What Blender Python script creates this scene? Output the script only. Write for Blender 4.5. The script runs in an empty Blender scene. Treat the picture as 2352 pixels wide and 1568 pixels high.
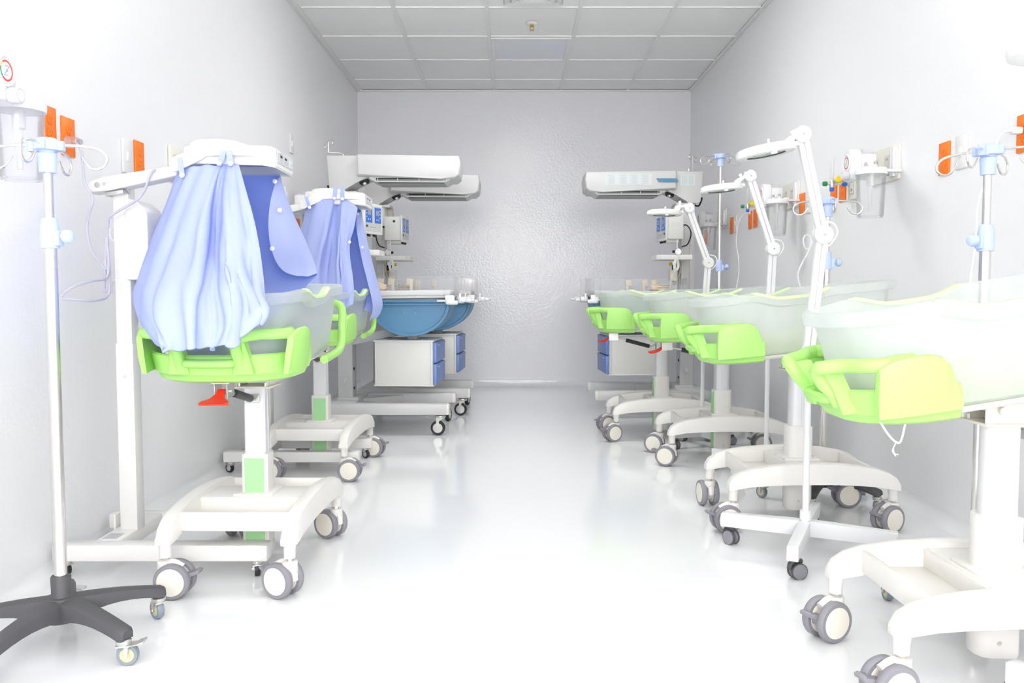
import bpy, bmesh, math, random
from mathutils import Vector, Matrix, noise
PI = math.pi
V = Vector
random.seed(7)
scene = bpy.context.scene
COL = scene.collection

# ------------------------------------------------------------------ materials
MATS = {}
def mat(name, color, rough=0.5, metal=0.0, spec=0.5, bump=0.0, bump_scale=40.0, emit=0.0, coat=0.0, mottle=0.0, detail=2.0, sss=0.0):
    if name in MATS: return MATS[name]
    m = bpy.data.materials.new(name); m.use_nodes = True
    nt = m.node_tree; b = nt.nodes['Principled BSDF']
    c = (*color, 1.0)
    b.inputs['Base Color'].default_value = c
    b.inputs['Roughness'].default_value = rough
    b.inputs['Metallic'].default_value = metal
    b.inputs['Specular IOR Level'].default_value = spec
    if coat:
        b.inputs['Coat Weight'].default_value = coat
        b.inputs['Coat Roughness'].default_value = 0.08
    if emit:
        b.inputs['Emission Color'].default_value = c
        b.inputs['Emission Strength'].default_value = emit
    tc = nt.nodes.new('ShaderNodeTexCoord')
    if bump:
        n = nt.nodes.new('ShaderNodeTexNoise'); n.inputs['Scale'].default_value = bump_scale
        n.inputs['Detail'].default_value = detail
        nt.links.new(tc.outputs['Object'], n.inputs['Vector'])
        bn = nt.nodes.new('ShaderNodeBump'); bn.inputs['Strength'].default_value = bump
        bn.inputs['Distance'].default_value = 0.01
        nt.links.new(n.outputs['Fac'], bn.inputs['Height'])
        nt.links.new(bn.outputs['Normal'], b.inputs['Normal'])
    if mottle:
        n2 = nt.nodes.new('ShaderNodeTexNoise'); n2.inputs['Scale'].default_value = 5.0
        n2.inputs['Detail'].default_value = 3.0
        nt.links.new(tc.outputs['Object'], n2.inputs['Vector'])
        mx = nt.nodes.new('ShaderNodeMix'); mx.data_type = 'RGBA'
        mx.inputs['A'].default_value = tuple(x * (1 - mottle) for x in color) + (1,)
        mx.inputs['B'].default_value = tuple(min(1, x * (1 + mottle)) for x in color) + (1,)
        nt.links.new(n2.outputs['Fac'], mx.inputs['Factor'])
        nt.links.new(mx.outputs['Result'], b.inputs['Base Color'])
    MATS[name] = m
    return m

def clear_mat(name, color, alpha, rough=0.15, trans=0.5, gloss=0.25):
    """see-through plastic: part passes straight through, part scatters (diffuse + translucent) with a glossy skin"""
    m = bpy.data.materials.new(name); m.use_nodes = True
    nt = m.node_tree; nt.nodes.clear()
    out = nt.nodes.new('ShaderNodeOutputMaterial')
    tr = nt.nodes.new('ShaderNodeBsdfTransparent')
    tr.inputs['Color'].default_value = (1, 1, 1, 1)
    df = nt.nodes.new('ShaderNodeBsdfDiffuse'); df.inputs['Color'].default_value = (*color, 1)
    tl = nt.nodes.new('ShaderNodeBsdfTranslucent'); tl.inputs['Color'].default_value = (*color, 1)
    gl = nt.nodes.new('ShaderNodeBsdfGlossy'); gl.inputs['Roughness'].default_value = rough
    fr = nt.nodes.new('ShaderNodeLayerWeight'); fr.inputs['Blend'].default_value = 0.25
    m1 = nt.nodes.new('ShaderNodeMixShader'); m1.inputs[0].default_value = trans
    nt.links.new(df.outputs[0], m1.inputs[1]); nt.links.new(tl.outputs[0], m1.inputs[2])
    # edge-on views look through more plastic
    ma = nt.nodes.new('ShaderNodeMapRange')
    ma.inputs['To Min'].default_value = alpha; ma.inputs['To Max'].default_value = min(1.0, alpha * 2.2)
    nt.links.new(fr.outputs['Facing'], ma.inputs['Value'])
    m2 = nt.nodes.new('ShaderNodeMixShader')
    nt.links.new(ma.outputs['Result'], m2.inputs[0])
    nt.links.new(tr.outputs[0], m2.inputs[1]); nt.links.new(m1.outputs[0], m2.inputs[2])
    mg = nt.nodes.new('ShaderNodeMath'); mg.operation = 'MULTIPLY'; mg.inputs[1].default_value = gloss
    nt.links.new(fr.outputs['Fresnel'], mg.inputs[0])
    m3 = nt.nodes.new('ShaderNodeMixShader')
    nt.links.new(mg.outputs[0], m3.inputs[0])
    nt.links.new(m2.outputs[0], m3.inputs[1]); nt.links.new(gl.outputs[0], m3.inputs[2])
    nt.links.new(m3.outputs[0], out.inputs['Surface'])
    MATS[name] = m
    return m

WALL = mat('white_gloss_wall_paint', (0.87, 0.87, 0.885), 0.30, bump=0.10, bump_scale=60, spec=0.45)
BACK = mat('white_gloss_end_wall_paint', (0.87, 0.87, 0.90), 0.20, bump=0.18, bump_scale=55, spec=0.5)
FLOOR = mat('pale_epoxy_floor', (0.86, 0.87, 0.885), 0.10, bump=0.02, bump_scale=14, spec=0.5)
CEIL = mat('ceiling_tile', (0.93, 0.93, 0.92), 0.9, spec=0.1, bump=0.05, bump_scale=160)
TBAR = mat('ceiling_grid_white', (0.86, 0.86, 0.85), 0.5)
TILEBLUE = mat('bluish_panel', (0.84, 0.86, 0.92), 0.5)
CREAM = mat('cream_plastic', (0.80, 0.775, 0.74), 0.38, bump=0.01, bump_scale=200)
CREAMDISC = mat('wheel_cream', (0.84, 0.79, 0.70), 0.42)
GREEN = mat('lime_green_plastic', (0.41, 0.77, 0.19), 0.42)
PALEGREEN = mat('pale_green_plastic', (0.68, 0.90, 0.46), 0.4)
STRIP = mat('green_strip', (0.40, 0.74, 0.36), 0.45)
ALU = mat('brushed_aluminium', (0.78, 0.78, 0.80), 0.42, metal=0.35)
GREYTYRE = mat('grey_rubber', (0.27, 0.26, 0.29), 0.5)
DARK = mat('black_rubber', (0.02, 0.02, 0.022), 0.45)
CHAR = mat('charcoal_plastic', (0.085, 0.083, 0.09), 0.55, bump=0.12, bump_scale=420)
STEEL = mat('stainless_steel', (0.74, 0.72, 0.69), 0.22, metal=1.0)
ZINC = mat('zinc_plated_metal', (0.70, 0.69, 0.66), 0.32, metal=0.9)
BLUECL = mat('pale_blue_plastic', (0.50, 0.60, 0.92), 0.42)
WHITE = mat('white_plastic', (0.80, 0.80, 0.80), 0.35)
WHITEM = mat('white_enamel', (0.81, 0.81, 0.82), 0.3)
IVORY = mat('ivory_plate', (0.80, 0.77, 0.68), 0.42)
ORANGE = mat('orange_outlet_plastic', (0.95, 0.20, 0.004), 0.4)
DKORANGE = mat('orange_recess', (0.62, 0.09, 0.003), 0.5)
RED = mat('red_lever_plastic', (0.88, 0.035, 0.01), 0.35)
LAMPW = mat('warm_white_abs', (0.80, 0.79, 0.765), 0.36)
GREY = mat('light_grey_enamel', (0.62, 0.62, 0.615), 0.42)
GREY2 = mat('mid_grey_plastic', (0.42, 0.42, 0.44), 0.5)
SLATE = mat('slate_blue_plastic', (0.095, 0.255, 0.43), 0.42, bump=0.05, bump_scale=300)
DRAWBLUE = mat('drawer_blue', (0.17, 0.26, 0.56), 0.4)
CLOTH = mat('pale_blue_cotton', (0.64, 0.71, 0.98), 0.9, spec=0.1, bump=0.05, bump_scale=500)
_nt = CLOTH.node_tree; _o = _nt.nodes['Material Output']
_tl = _nt.nodes.new('ShaderNodeBsdfTranslucent'); _tl.inputs['Color'].default_value = (0.08, 0.42, 1.0, 1)
_mx = _nt.nodes.new('ShaderNodeMixShader'); _mx.inputs[0].default_value = 0.35
_nt.links.new(_nt.nodes['Principled BSDF'].outputs[0], _mx.inputs[1]); _nt.links.new(_tl.outputs[0], _mx.inputs[2])
_nt.links.new(_mx.outputs[0], _o.inputs['Surface'])
SCREEN = mat('blue_panel', (0.05, 0.16, 0.58), 0.3)
SCREEN2 = mat('grey_display', (0.30, 0.32, 0.36), 0.3)
YELLOW = mat('yellow_knob', (0.93, 0.70, 0.01), 0.4)
DKGREEN = mat('dark_green_knob', (0.02, 0.25, 0.09), 0.4)
BLUEK = mat('blue_knob', (0.01, 0.16, 0.80), 0.4)
BRASS = mat('brass', (0.60, 0.40, 0.10), 0.3, metal=0.9)
TAN = mat('tan_rubber', (0.75, 0.55, 0.36), 0.5)
WHEELBLUE = mat('blue_grey_tyre', (0.25, 0.29, 0.34), 0.4)
WHEELYEL = mat('yellowish_hub', (0.60, 0.57, 0.38), 0.5)
CORDG = mat('grey_lilac_cable', (0.55, 0.54, 0.62), 0.5)
LABELG = mat('grey_label', (0.55, 0.55, 0.58), 0.5)
LABELB = mat('blue_label', (0.30, 0.40, 0.66), 0.5)
PALELAB = mat('pale_label', (0.66, 0.70, 0.70), 0.5)
GAUGER = mat('gauge_red', (0.80, 0.08, 0.06), 0.5)
GAUGEG = mat('gauge_green', (0.05, 0.40, 0.20), 0.5)
GAUGEY = mat('gauge_yellow', (0.90, 0.60, 0.15), 0.5)
LENSG = mat('lens_green', (0.50, 0.72, 0.60), 0.15, spec=0.6)
MIRROR = mat('aluminium_reflector', (0.60, 0.64, 0.66), 0.25, metal=0.8)
E_FAR, E_NEAR, E_FILL, EXPO = 20.0, 2.0, 12.5, 0.32
LIGHTE = mat('light_diffuser', (1.0, 0.99, 0.985), 0.5, emit=E_FAR)
LIGHTD = mat('dimmed_light_diffuser', (1.0, 0.99, 0.985), 0.5, emit=E_NEAR)
FILL_PANE = mat('fill_light_pane', (1.0, 0.99, 0.985), 0.3, emit=E_FILL)  # emission for the added fill light behind the camera
TUB = clear_mat('milky_clear_plastic', (0.84, 0.88, 0.86), 0.36, 0.2, 0.45, 0.30)
CLEAR = clear_mat('clear_plastic', (0.86, 0.87, 0.90), 0.075, 0.06, 0.5, 0.5)
ACRYL = clear_mat('clear_acrylic', (0.88, 0.89, 0.91), 0.07, 0.05, 0.5, 0.4)
TUBGREEN = clear_mat('pale_green_translucent', (0.78, 0.92, 0.50), 0.45, 0.3, 0.5, 0.2)

# ------------------------------------------------------------------ mesh builder
MIR = [1.0]       # set to -1 while building the mirrored machine
class MB:
    def __init__(s):
        s.bm = bmesh.new(); s.m = 0; s.M = Matrix.Identity(4)
    def _v(s, p): return s.bm.verts.new(s.M @ V(p))
    def _f(s, vs):
        try:
            f = s.bm.faces.new(vs); f.material_index = s.m; f.smooth = True
            return f
        except ValueError:
            return None
    def mark(s): return set(s.bm.faces)
    def box(s, c, size, bevel=0.004, seg=2, rot=None, taper=None):
        M = s.M @ Matrix.Translation(c)
        if rot is not None: M = M @ rot
        r = bmesh.ops.create_cube(s.bm, size=1.0)
        vs = r['verts']
        for v in vs:
            x, y, z = v.co.x * size[0], v.co.y * size[1], v.co.z * size[2]
            if taper and v.co.z > 0: x *= taper[0]; y *= taper[1]
            v.co = M @ V((x, y, z))
        fs = set(f for v in vs for f in v.link_faces)
        for f in fs: f.material_index = s.m; f.smooth = True
        bevel = min(bevel, min(size) * 0.45)
        if bevel > 0:
            es = list(set(e for v in vs for e in v.link_edges))
            rr = bmesh.ops.bevel(s.bm, geom=es, offset=bevel, segments=seg, affect='EDGES', profile=0.5)
            for f in rr['faces']: f.material_index = s.m; f.smooth = True
        return s
    def rings(s, rings, closed=True, cap0=True, cap1=True, loop=False):
        """loft a list of rings (lists of points)"""
        R = [[s._v(p) for p in r] for r in rings]
        n = len(R[0]); k = len(R)
        for i in range(k if loop else k - 1):
            a, b = R[i], R[(i + 1) % k]
            for j in range(n if closed else n - 1):
                s._f([a[j], a[(j + 1) % n], b[(j + 1) % n], b[j]])
        if not loop:
            if cap0: s._f(list(reversed(R[0])))
            if cap1: s._f(R[-1])
        return s
    def lathe(s, prof, base=(0, 0, 0), axis=(0, 0, 1), seg=24, cap=True):
        ax = V(axis).normalized()
        u = ax.orthogonal().normalized(); w = ax.cross(u)
        b = V(base)
        rr = []
        for r, h in prof:
            r = max(r, 1e-5)
            rr.append([b + ax * h + (u * math.cos(2 * PI * i / seg) + w * math.sin(2 * PI * i / seg)) * r for i in range(seg)])
        return s.rings(rr, True, cap, cap)
    def cyl(s, p0, p1, r0, r1=None, seg=20, ch=0.0):
        p0 = V(p0); p1 = V(p1); r1 = r0 if r1 is None else r1
        L = (p1 - p0).length
        if ch:
            prof = [(r0 - ch, 0), (r0, ch), (r1, L - ch), (r1 - ch, L)]
        else:
            prof = [(r0, 0), (r1, L)]
        return s.lathe(prof, p0, p1 - p0, seg)
    def tube(s, pts, r, seg=10, smooth=0, closed=False, flat=None):
        pts = [V(p) for p in pts]
        if smooth: pts = spline(pts, smooth, closed)
        n = len(pts)
        rads = r if isinstance(r, (list, tuple)) else [r] * n
        if len(rads) != n:
            rads = [rads[min(len(rads) - 1, int(i / (n - 1) * (len(rads) - 1) + 0.5))] for i in range(n)]
        T = []
        for i in range(n):
            a = pts[(i - 1) % n] if (closed or i > 0) else pts[i]
            b = pts[(i + 1) % n] if (closed or i < n - 1) else pts[i]
            t = (b - a); T.append(t.normalized() if t.length > 1e-9 else V((0, 0, 1)))
        N = T[0].orthogonal().normalized()
        rings = []
        for i in range(n):
            N = (N - T[i] * N.dot(T[i]))
            N = N.normalized() if N.length > 1e-6 else T[i].orthogonal().normalized()
            B = T[i].cross(N)
            rings.append([pts[i] + (N * math.cos(2 * PI * j / seg) + B * math.sin(2 * PI * j / seg)) * rads[i] for j in range(seg)])
        return s.rings(rings, True, not closed, not closed, closed)
    def prism(s, poly, y0, y1, plane='xz', bevel=0.0, seg=2):
        def P(a, b, h):
            return (a, h, b) if plane == 'xz' else ((a, b, h) if plane == 'xy' else (h, a, b))
        A = [s._v(P(a, b, y0)) for a, b in poly]; B = [s._v(P(a, b, y1)) for a, b in poly]
        n = len(poly); fs = []
        for i in range(n): fs.append(s._f([A[i], A[(i + 1) % n], B[(i + 1) % n], B[i]]))
        fa = s._f(list(reversed(A))); fb = s._f(B)
        if bevel:
            es = list(set(list(fa.edges) + list(fb.edges)))
            rr = bmesh.ops.bevel(s.bm, geom=es, offset=bevel, segments=seg, affect='EDGES', profile=0.5)
            for f in rr['faces']: f.material_index = s.m; f.smooth = True
        return s
    def sphere(s, c, r, sc=(1, 1, 1), seg=16):
        prof = [(r * math.sin(PI * i / 10) * 1.0, -r * math.cos(PI * i / 10)) for i in range(11)]
        k = len(s.bm.verts)
        old = s.M; s.M = s.M @ Matrix.Translation(c) @ Matrix.Diagonal((*sc, 1))
        s.lathe(prof, (0, 0, 0), (0, 0, 1), seg); s.M = old
        return s
    def mesh(s, name, mats, angle=38, doubles=True):
        if doubles: bmesh.ops.remove_doubles(s.bm, verts=s.bm.verts, dist=1e-5)
        if MIR[0] < 0:
            for v in s.bm.verts: v.co.x = -v.co.x
        bmesh.ops.recalc_face_normals(s.bm, faces=s.bm.faces)
        me = bpy.data.meshes.new(name); s.bm.to_mesh(me); s.bm.free()
        for m in (mats if isinstance(mats, (list, tuple)) else [mats]): me.materials.append(m)
        me.set_sharp_from_angle(angle=math.radians(angle))
        return me
    def build(s, name, mats, parent=None, angle=38):
        return link(name, s.mesh(name, mats, angle), parent)

def spline(pts, k, closed=False):
    out = []; n = len(pts)
    rng = n if closed else n - 1
    for i in range(rng):
        p1 = pts[i]; p2 = pts[(i + 1) % n]
        p0 = pts[(i - 1) % n] if (closed or i > 0) else p1 * 2 - p2
        p3 = pts[(i + 2) % n] if (closed or i < n - 2) else p2 * 2 - p1
        for j in range(k):
            t = j / k
            out.append(0.5 * ((2 * p1) + (p2 - p0) * t + (2 * p0 - 5 * p1 + 4 * p2 - p3) * t * t + (3 * p1 - p0 - 3 * p2 + p3) * t ** 3))
    if not closed: out.append(pts[-1])
    return out

def link(name, me, parent=None):
    o = bpy.data.objects.new(name, me); COL.objects.link(o)
    if parent is not None: o.parent = parent
    return o
def tag(o, label=None, cat=None, group=None, kind=None):
    if label: o['label'] = label
    if cat: o['category'] = cat
    if group: o['group'] = group
    if kind: o['kind'] = kind
    return o
def thing(name, label, cat, loc=(0, 0, 0), rz=0.0, group=None):
    o = bpy.data.objects.new(name, None); o.empty_display_size = 0.05
    COL.objects.link(o); o.location = loc; o.rotation_euler = (0, 0, rz)
    return tag(o, label, cat, group)
CACHE = {}
def cpart(key, name, builder, mats, parent, M=None, angle=38):
    """part with a shared (cached) mesh"""
    k = (key, MIR[0])
    if k not in CACHE:
        CACHE[k] = builder().mesh(name, mats, angle)
    o = link(name, CACHE[k], parent)
    if M is not None: o.matrix_local = M
    return o
def RZ(a): return Matrix.Rotation(a, 4, 'Z')
def RX(a): return Matrix.Rotation(a, 4, 'X')
def RY(a): return Matrix.Rotation(a, 4, 'Y')
def TR(*p): return Matrix.Translation(p)

# ------------------------------------------------------------------ room
XL, XR, YB, YF, ZC = -1.376, 1.592, 7.575, -2.2, 2.643
def struct(name, mb, mats, label=None):
    o = mb.build(name, mats); tag(o, label, None, None, 'structure'); return o
T = 0.12
struct('floor', MB().box(((XL + XR) / 2, (YB + YF) / 2, -T / 2), (XR - XL + 2 * T, YB - YF + 2 * T, T), 0), FLOOR)
struct('wall_left', MB().box((XL - T / 2, (YB + YF) / 2, ZC / 2), (T, YB - YF + 2 * T, ZC), 0), WALL)
struct('wall_right', MB().box((XR + T / 2, (YB + YF) / 2, ZC / 2), (T, YB - YF + 2 * T, ZC), 0), WALL)
struct('wall_back', MB().box(((XL + XR) / 2, YB + T / 2, ZC / 2), (XR - XL, T, ZC), 0), BACK)
# wall behind the camera with a wide glowing window added as frontal fill light
WX0, WX1, WZ0, WZ1 = -0.85, 1.05, 0.95, 2.25
b = MB()
b.box(((XL + WX0) / 2, YF - T / 2, ZC / 2), (WX0 - XL, T, ZC), 0)
b.box(((XR + WX1) / 2, YF - T / 2, ZC / 2), (XR - WX1, T, ZC), 0)
b.box(((WX0 + WX1) / 2, YF - T / 2, WZ0 / 2), (WX1 - WX0, T, WZ0), 0)
b.box(((WX0 + WX1) / 2, YF - T / 2, (WZ1 + ZC) / 2), (WX1 - WX0, T, ZC - WZ1), 0)
struct('wall_front', b, WALL)
wn = MB()
for x in (WX0 + 0.02, (WX0 + WX1) / 2, WX1 - 0.02): wn.box((x, YF - 0.05, (WZ0 + WZ1) / 2), (0.04, 0.06, WZ1 - WZ0), 0.004)
for z in (WZ0 + 0.02, WZ1 - 0.02): wn.box(((WX0 + WX1) / 2, YF - 0.05, z), (WX1 - WX0, 0.06, 0.04), 0.004)
w1 = struct('fill_window_1', wn, WHITEM)
MB().box(((WX0 + WX1) / 2, YF - 0.07, (WZ0 + WZ1) / 2), (WX1 - WX0 - 0.04, 0.008, WZ1 - WZ0 - 0.04), 0).build('pane', FILL_PANE, w1)  # glowing sheet, added to light the room from the camera side
# ceiling slab with lay-in tiles on a T-bar grid
XG = [-1.342, -0.748, -0.160, 0.431, 1.027]
YG = [7.206 - 0.5985 * i for i in range(16)]
b = MB()
b.box(((XL + XR) / 2, (YB + YF) / 2, ZC + 0.065), (XR - XL + 2 * T, YB - YF + 2 * T, T), 0)
b.m = 1
for x in XG: b.box((x, (YB + YF) / 2, ZC + 0.002), (0.026, YB - YF, 0.012), 0.001, 1)
for y in YG: b.box(((XL + XR) / 2, y, ZC + 0.0025), (XR - XL, 0.022, 0.012), 0.001, 1)
struct('ceiling', b, [CEIL, TBAR])
for nm, x, sx in (('trim_1', XL, 1), ('trim_2', XR, -1)):
    struct(nm, MB().box((x + sx * 0.012, (YB + YF) / 2, ZC - 0.008), (0.024, YB - YF, 0.014), 0.002, 1), TBAR)
struct('trim_3', MB().box(((XL + XR) / 2, YB - 0.01, ZC - 0.006), (XR - XL, 0.02, 0.012), 0.002, 1), TBAR)
def cove(p0, p1, nrm):
    b = MB(); r = 0.05
    prof = [(0, 0)] + [(r - r * math.cos(a), r - r * math.sin(a)) for a in [PI / 2 * i / 6 for i in range(6, -1, -1)]]
    prof = [(0.0, -0.001), (r, -0.001)] + [(r - r * math.sin(PI / 2 * i / 6), r - r * math.cos(PI / 2 * i / 6)) for i in range(7)] + [(-0.001, r + 0.045), (-0.001, 0)]
    R = []
    for p in (V(p0), V(p1)):
        R.append([p + V(nrm) * a + V((0, 0, 1)) * h for a, h in prof])
    return b.rings(R)
struct('baseboard_back', cove((XL, YB, 0), (XR, YB, 0), (0, -1, 0)), FLOOR)
struct('baseboard_left', cove((XL, YF, 0), (XL, YB, 0), (1, 0, 0)), FLOOR)
struct('baseboard_right', cove((XR, YF, 0), (XR, YB, 0), (-1, 0, 0)), FLOOR)

# ceiling fittings
def ceiling_light(x0, y0, lit, label):
    xa, ya = x0, y0
    t = thing('ceiling_light', label, 'ceiling light', (xa, ya, ZC), 0, 'lit ceiling panels' if lit else None)
    f = MB()
    w = 0.566
    for s in (-1, 1):
        f.box((s * (w / 2 - 0.012), 0, -0.004), (0.024, w, 0.016), 0.002, 1)
        f.box((0, s * (w / 2 - 0.012), -0.004), (w - 0.05, 0.024, 0.016), 0.002, 1)
    f.build('frame', TBAR, t)
    MB().box((0, 0, -0.002), (w - 0.045, w - 0.045, 0.008), 0.001, 1).build('diffuser', (LIGHTE if y0 > 4 else LIGHTD) if lit else TILEBLUE, t)
cx = [(XG[i] + XG[i + 1]) / 2 for i in range(4)]
cy = [(YG[i] + YG[i + 1]) / 2 for i in range(15)]
ceiling_light(cx[2], cy[1], False, 'square bluish unlit light panel in the white tiled ceiling')
for xi, yi in ((2, 4), (2, 5), (1, 7), (3, 7), (1, 10), (3, 10), (1, 13), (3, 13)):
    ceiling_light(cx[xi], cy[yi], True, 'lit square ceiling panel overhead in the near half of the room')
t = thing('ceiling_vent', 'square white air vent at the top edge, in the ceiling before the sprinkler', 'air vent', (0.131, 5.160, ZC))
b = MB()
for k, (o_, zz) in enumerate(((0.16, -0.004), (0.115, -0.012), (0.07, -0.018))):
    for s in (-1, 1):
        b.box((s * o_, 0, zz), (0.035, 2 * o_ + 0.035, 0.006), 0.001, 1, RY(s * 0.35)); b.box((0, s * o_, zz), (2 * o_ + 0.035, 0.035, 0.006), 0.001, 1, RX(-s * 0.35))
b.build('louvre', WHITE, t)
MB().box((0, 0, 0.0), (0.37, 0.37, 0.006), 0.001, 1).build('face_plate', GREY, t)
t = thing('fire_sprinkler', 'small brass fire sprinkler hanging from the ceiling tile', 'sprinkler', (0.133, 5.71, ZC - 0.003))
MB().lathe([(0.036, 0.005), (0.036, 0.0), (0.03, -0.006), (0.013, -0.009)]).build('escutcheon', WHITE, t)
b = MB().lathe([(0.012, -0.005), (0.012, -0.02), (0.007, -0.024)])
for s in (-1, 1): b.tube([(s * 0.009, 0, -0.018), (s * 0.013, 0, -0.03), (s * 0.004, 0, -0.043)], 0.0022, 6, 4)
b.lathe([(0.004, -0.04), (0.015, -0.045), (0.015, -0.0475), (0.003, -0.0475)])
b.build('head', BRASS, t)

# ------------------------------------------------------------------ casters
def twin_wheel():
    b = MB(); R = 0.05
    # wheel centred at origin, axis Y, width .02
    b.m = 0
    b.lathe([(R - 0.012, -0.0105), (R - 0.003, -0.0105), (R, -0.006), (R, 0.006), (R - 0.003, 0.0105), (R - 0.012, 0.0105)], axis=(0, 1, 0), seg=36, cap=False)
    b.m = 1
    for s in (-1, 1):
        b.lathe([(R - 0.0105, s * 0.0090), (R - 0.012, s * 0.0110), (R - 0.02, s * 0.0122), (0.004, s * 0.0128)], axis=(0, 1, 0), seg=36)
    return b
def twin_fork():
    b = MB()
    b.m = 1; b.cyl((0, 0, 0.098), (0, 0, 0.135), 0.0095, seg=6); b.m = 0
    b.lathe([(0.016, 0.075), (0.0205, 0.082), (0.0215, 0.100), (0.020, 0.1035), (0.012, 0.104)])
    # neck between the wheels, trailing to +X
    b.rings([[(-0.018 + 0.0, y, 0.088) for y in (-0.012, 0.012)] + [(0.022, 0.012, 0.092), (0.022, -0.012, 0.092)],
             [(-0.020, y, 0.05) for y in (-0.0105, 0.0105)] + [(0.045, 0.0105, 0.066), (0.045, -0.0105, 0.066)],
             [(0.002, y, 0.030) for y in (-0.0105, 0.0105)] + [(0.048, 0.0105, 0.034), (0.048, -0.0105, 0.034)]])
    # fender skirt
    b.tube([(-0.018, 0, 0.05), (-0.010, 0, 0.082), (0.02, 0, 0.098), (0.05, 0, 0.085)], 0.0095, 8, 5)
    b.m = 1; b.cyl((0.026, -0.024, 0.05), (0.026, 0.024, 0.05), 0.006)
    return b
def brake_pedal():
    b = MB()
    b.prism([(0.052, 0.058), (0.07, 0.058), (0.098, 0.070), (0.100, 0.077), (0.092, 0.080), (0.066, 0.068), (0.052, 0.066)], -0.016, 0.016, 'xz', 0.002)
    b.box((0.055, 0, 0.052), (0.022, 0.018, 0.02), 0.003)
    return b
def caster_twin(parent, x, y, yaw, brake=True, dz=0.0):
    c = cpart('twin_fork', 'caster', twin_fork, [CREAM, ZINC], parent, TR(x, y, dz) @ RZ(yaw))
    for s in (-1, 1):
        cpart('twin_wheel', 'wheel', twin_wheel, [GREYTYRE, CREAMDISC], c, TR(0.026, s * 0.0235, 0.05))
    if brake: cpart('brake', 'brake_pedal', brake_pedal, GREYTYRE, c)
    return c
def plate_wheel(R, w):
    def f():
        b = MB(); b.m = 0
        b.lathe([(R * 0.66, -w / 2), (R * 0.93, -w / 2), (R, -w * 0.25), (R, w * 0.25), (R * 0.93, w / 2), (R * 0.66, w / 2)], axis=(0, 1, 0), seg=28, cap=False)
        b.m = 1
        for s in (-1, 1):
            b.lathe([(R * 0.68, s * w * 0.46), (R * 0.60, s * w * 0.36), (R * 0.34, s * w * 0.34), (R * 0.28, s * w * 0.55), (0.002, s * w * 0.56)], axis=(0, 1, 0), seg=24)
        return b
    return f
def plate_fork(R, w, h):
    def f():
        b = MB(); o = R * 0.35
        b.lathe([(R * 0.62, h - 0.014), (R * 0.70, h - 0.011), (R * 0.70, h - 0.004), (R * 0.5, h)], seg=20)
        b.box((0, 0, h - 0.016), (R * 1.3, w + 0.014, 0.004), 0.001, 1)
        for s in (-1, 1):
            y = s * (w / 2 + 0.004)
            b.prism([(-R * 0.50, h - 0.016), (R * 0.56, h - 0.016), (o + R * 0.20, R * 1.95), (o + R * 0.15, R * 0.9), (o, R * 0.78), (o - R * 0.15, R * 0.9), (o - R * 0.18, R * 1.9)], y - 0.0015, y + 0.0015, 'xz')
            b.cyl((o, y - 0.004 * (s < 0), R), (o, y + 0.004 * (s > 0), R), R * 0.14, seg=8)
        return b
    return f
def plate_brake(R, w, h):
    def f():
        b = MB()
        b.box((R * 1.15, 0, h - 0.013), (R * 1.5, w + 0.012, 0.003), 0.001, 1, RY(-0.14))
        b.box((R * 1.6, 0, h - 0.009), (R * 0.7, w + 0.016, 0.004), 0.001, 1, RY(-0.30))
        return b
    return f
def caster_plate(parent, x, y, yaw, R, w, h, tyre, hub, metal, brake=False, z=0.0, key=''):
    c = cpart(('pf', key), 'caster', plate_fork(R, w, h), metal, parent, TR(x, y, z) @ RZ(yaw))
    cpart(('pw', key), 'wheel', plate_wheel(R, w), [tyre, hub], c, TR(R * 0.35, 0, R))
    if brake: cpart(('pb', key), 'brake_pedal', plate_brake(R, w, h), metal, c)
    return c

# ------------------------------------------------------------------ bassinets
# local frame: column on the z axis, foot (green basket) end towards -X, head end towards +X
TX0, TX1, THW = -0.368, 0.298, 0.205
def outline(off, n_corner=10, n_side=12, x0=TX0, x1=TX1, hw=THW, rf=0.17, rh=0.07):
    """closed planform of the tub, grown by off; starts mid foot end"""
    x0 -= off; x1 += off; hw += off; rf = max(0.02, rf + off); rh = max(0.015, rh + off)
    pts = []
    for i in range(4): pts.append((x0, -(hw - rf) * (i / 4)))
    for i in range(n_corner + 1):
        a = PI + PI / 2 * i / n_corner
        pts.append((x0 + rf + rf * math.cos(a), -(hw - rf) + rf * math.sin(a)))
    xs, xe = x0 + rf, x1 - rh
    for i in range(1, n_side * 2): pts.append((xs + (xe - xs) * i / (n_side * 2), -hw))
    for i in range(n_corner + 1):
        a = -PI / 2 + PI / 2 * i / n_corner
        pts.append((x1 - rh + rh * math.cos(a), -(hw - rh) + rh * math.sin(a)))
    half = pts
    other = [(x, -y) for x, y in reversed(half)]
    full = half + [(x1, 0.0)] + other[:-1]
    return full
def rim_dz(x):
    def sm(a, b, t):
        t = min(1, max(0, (t - a) / (b - a))); return t * t * (3 - 2 * t)
    dip = sm(-0.215, -0.10, x) * (1 - sm(-0.02, 0.065, x))
    return -0.020 * dip + 0.006 * sm(-0.3, -0.21, x) * (1 - sm(-0.21, -0.14, x))
ZB, ZR = 0.640, 0.862
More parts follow.
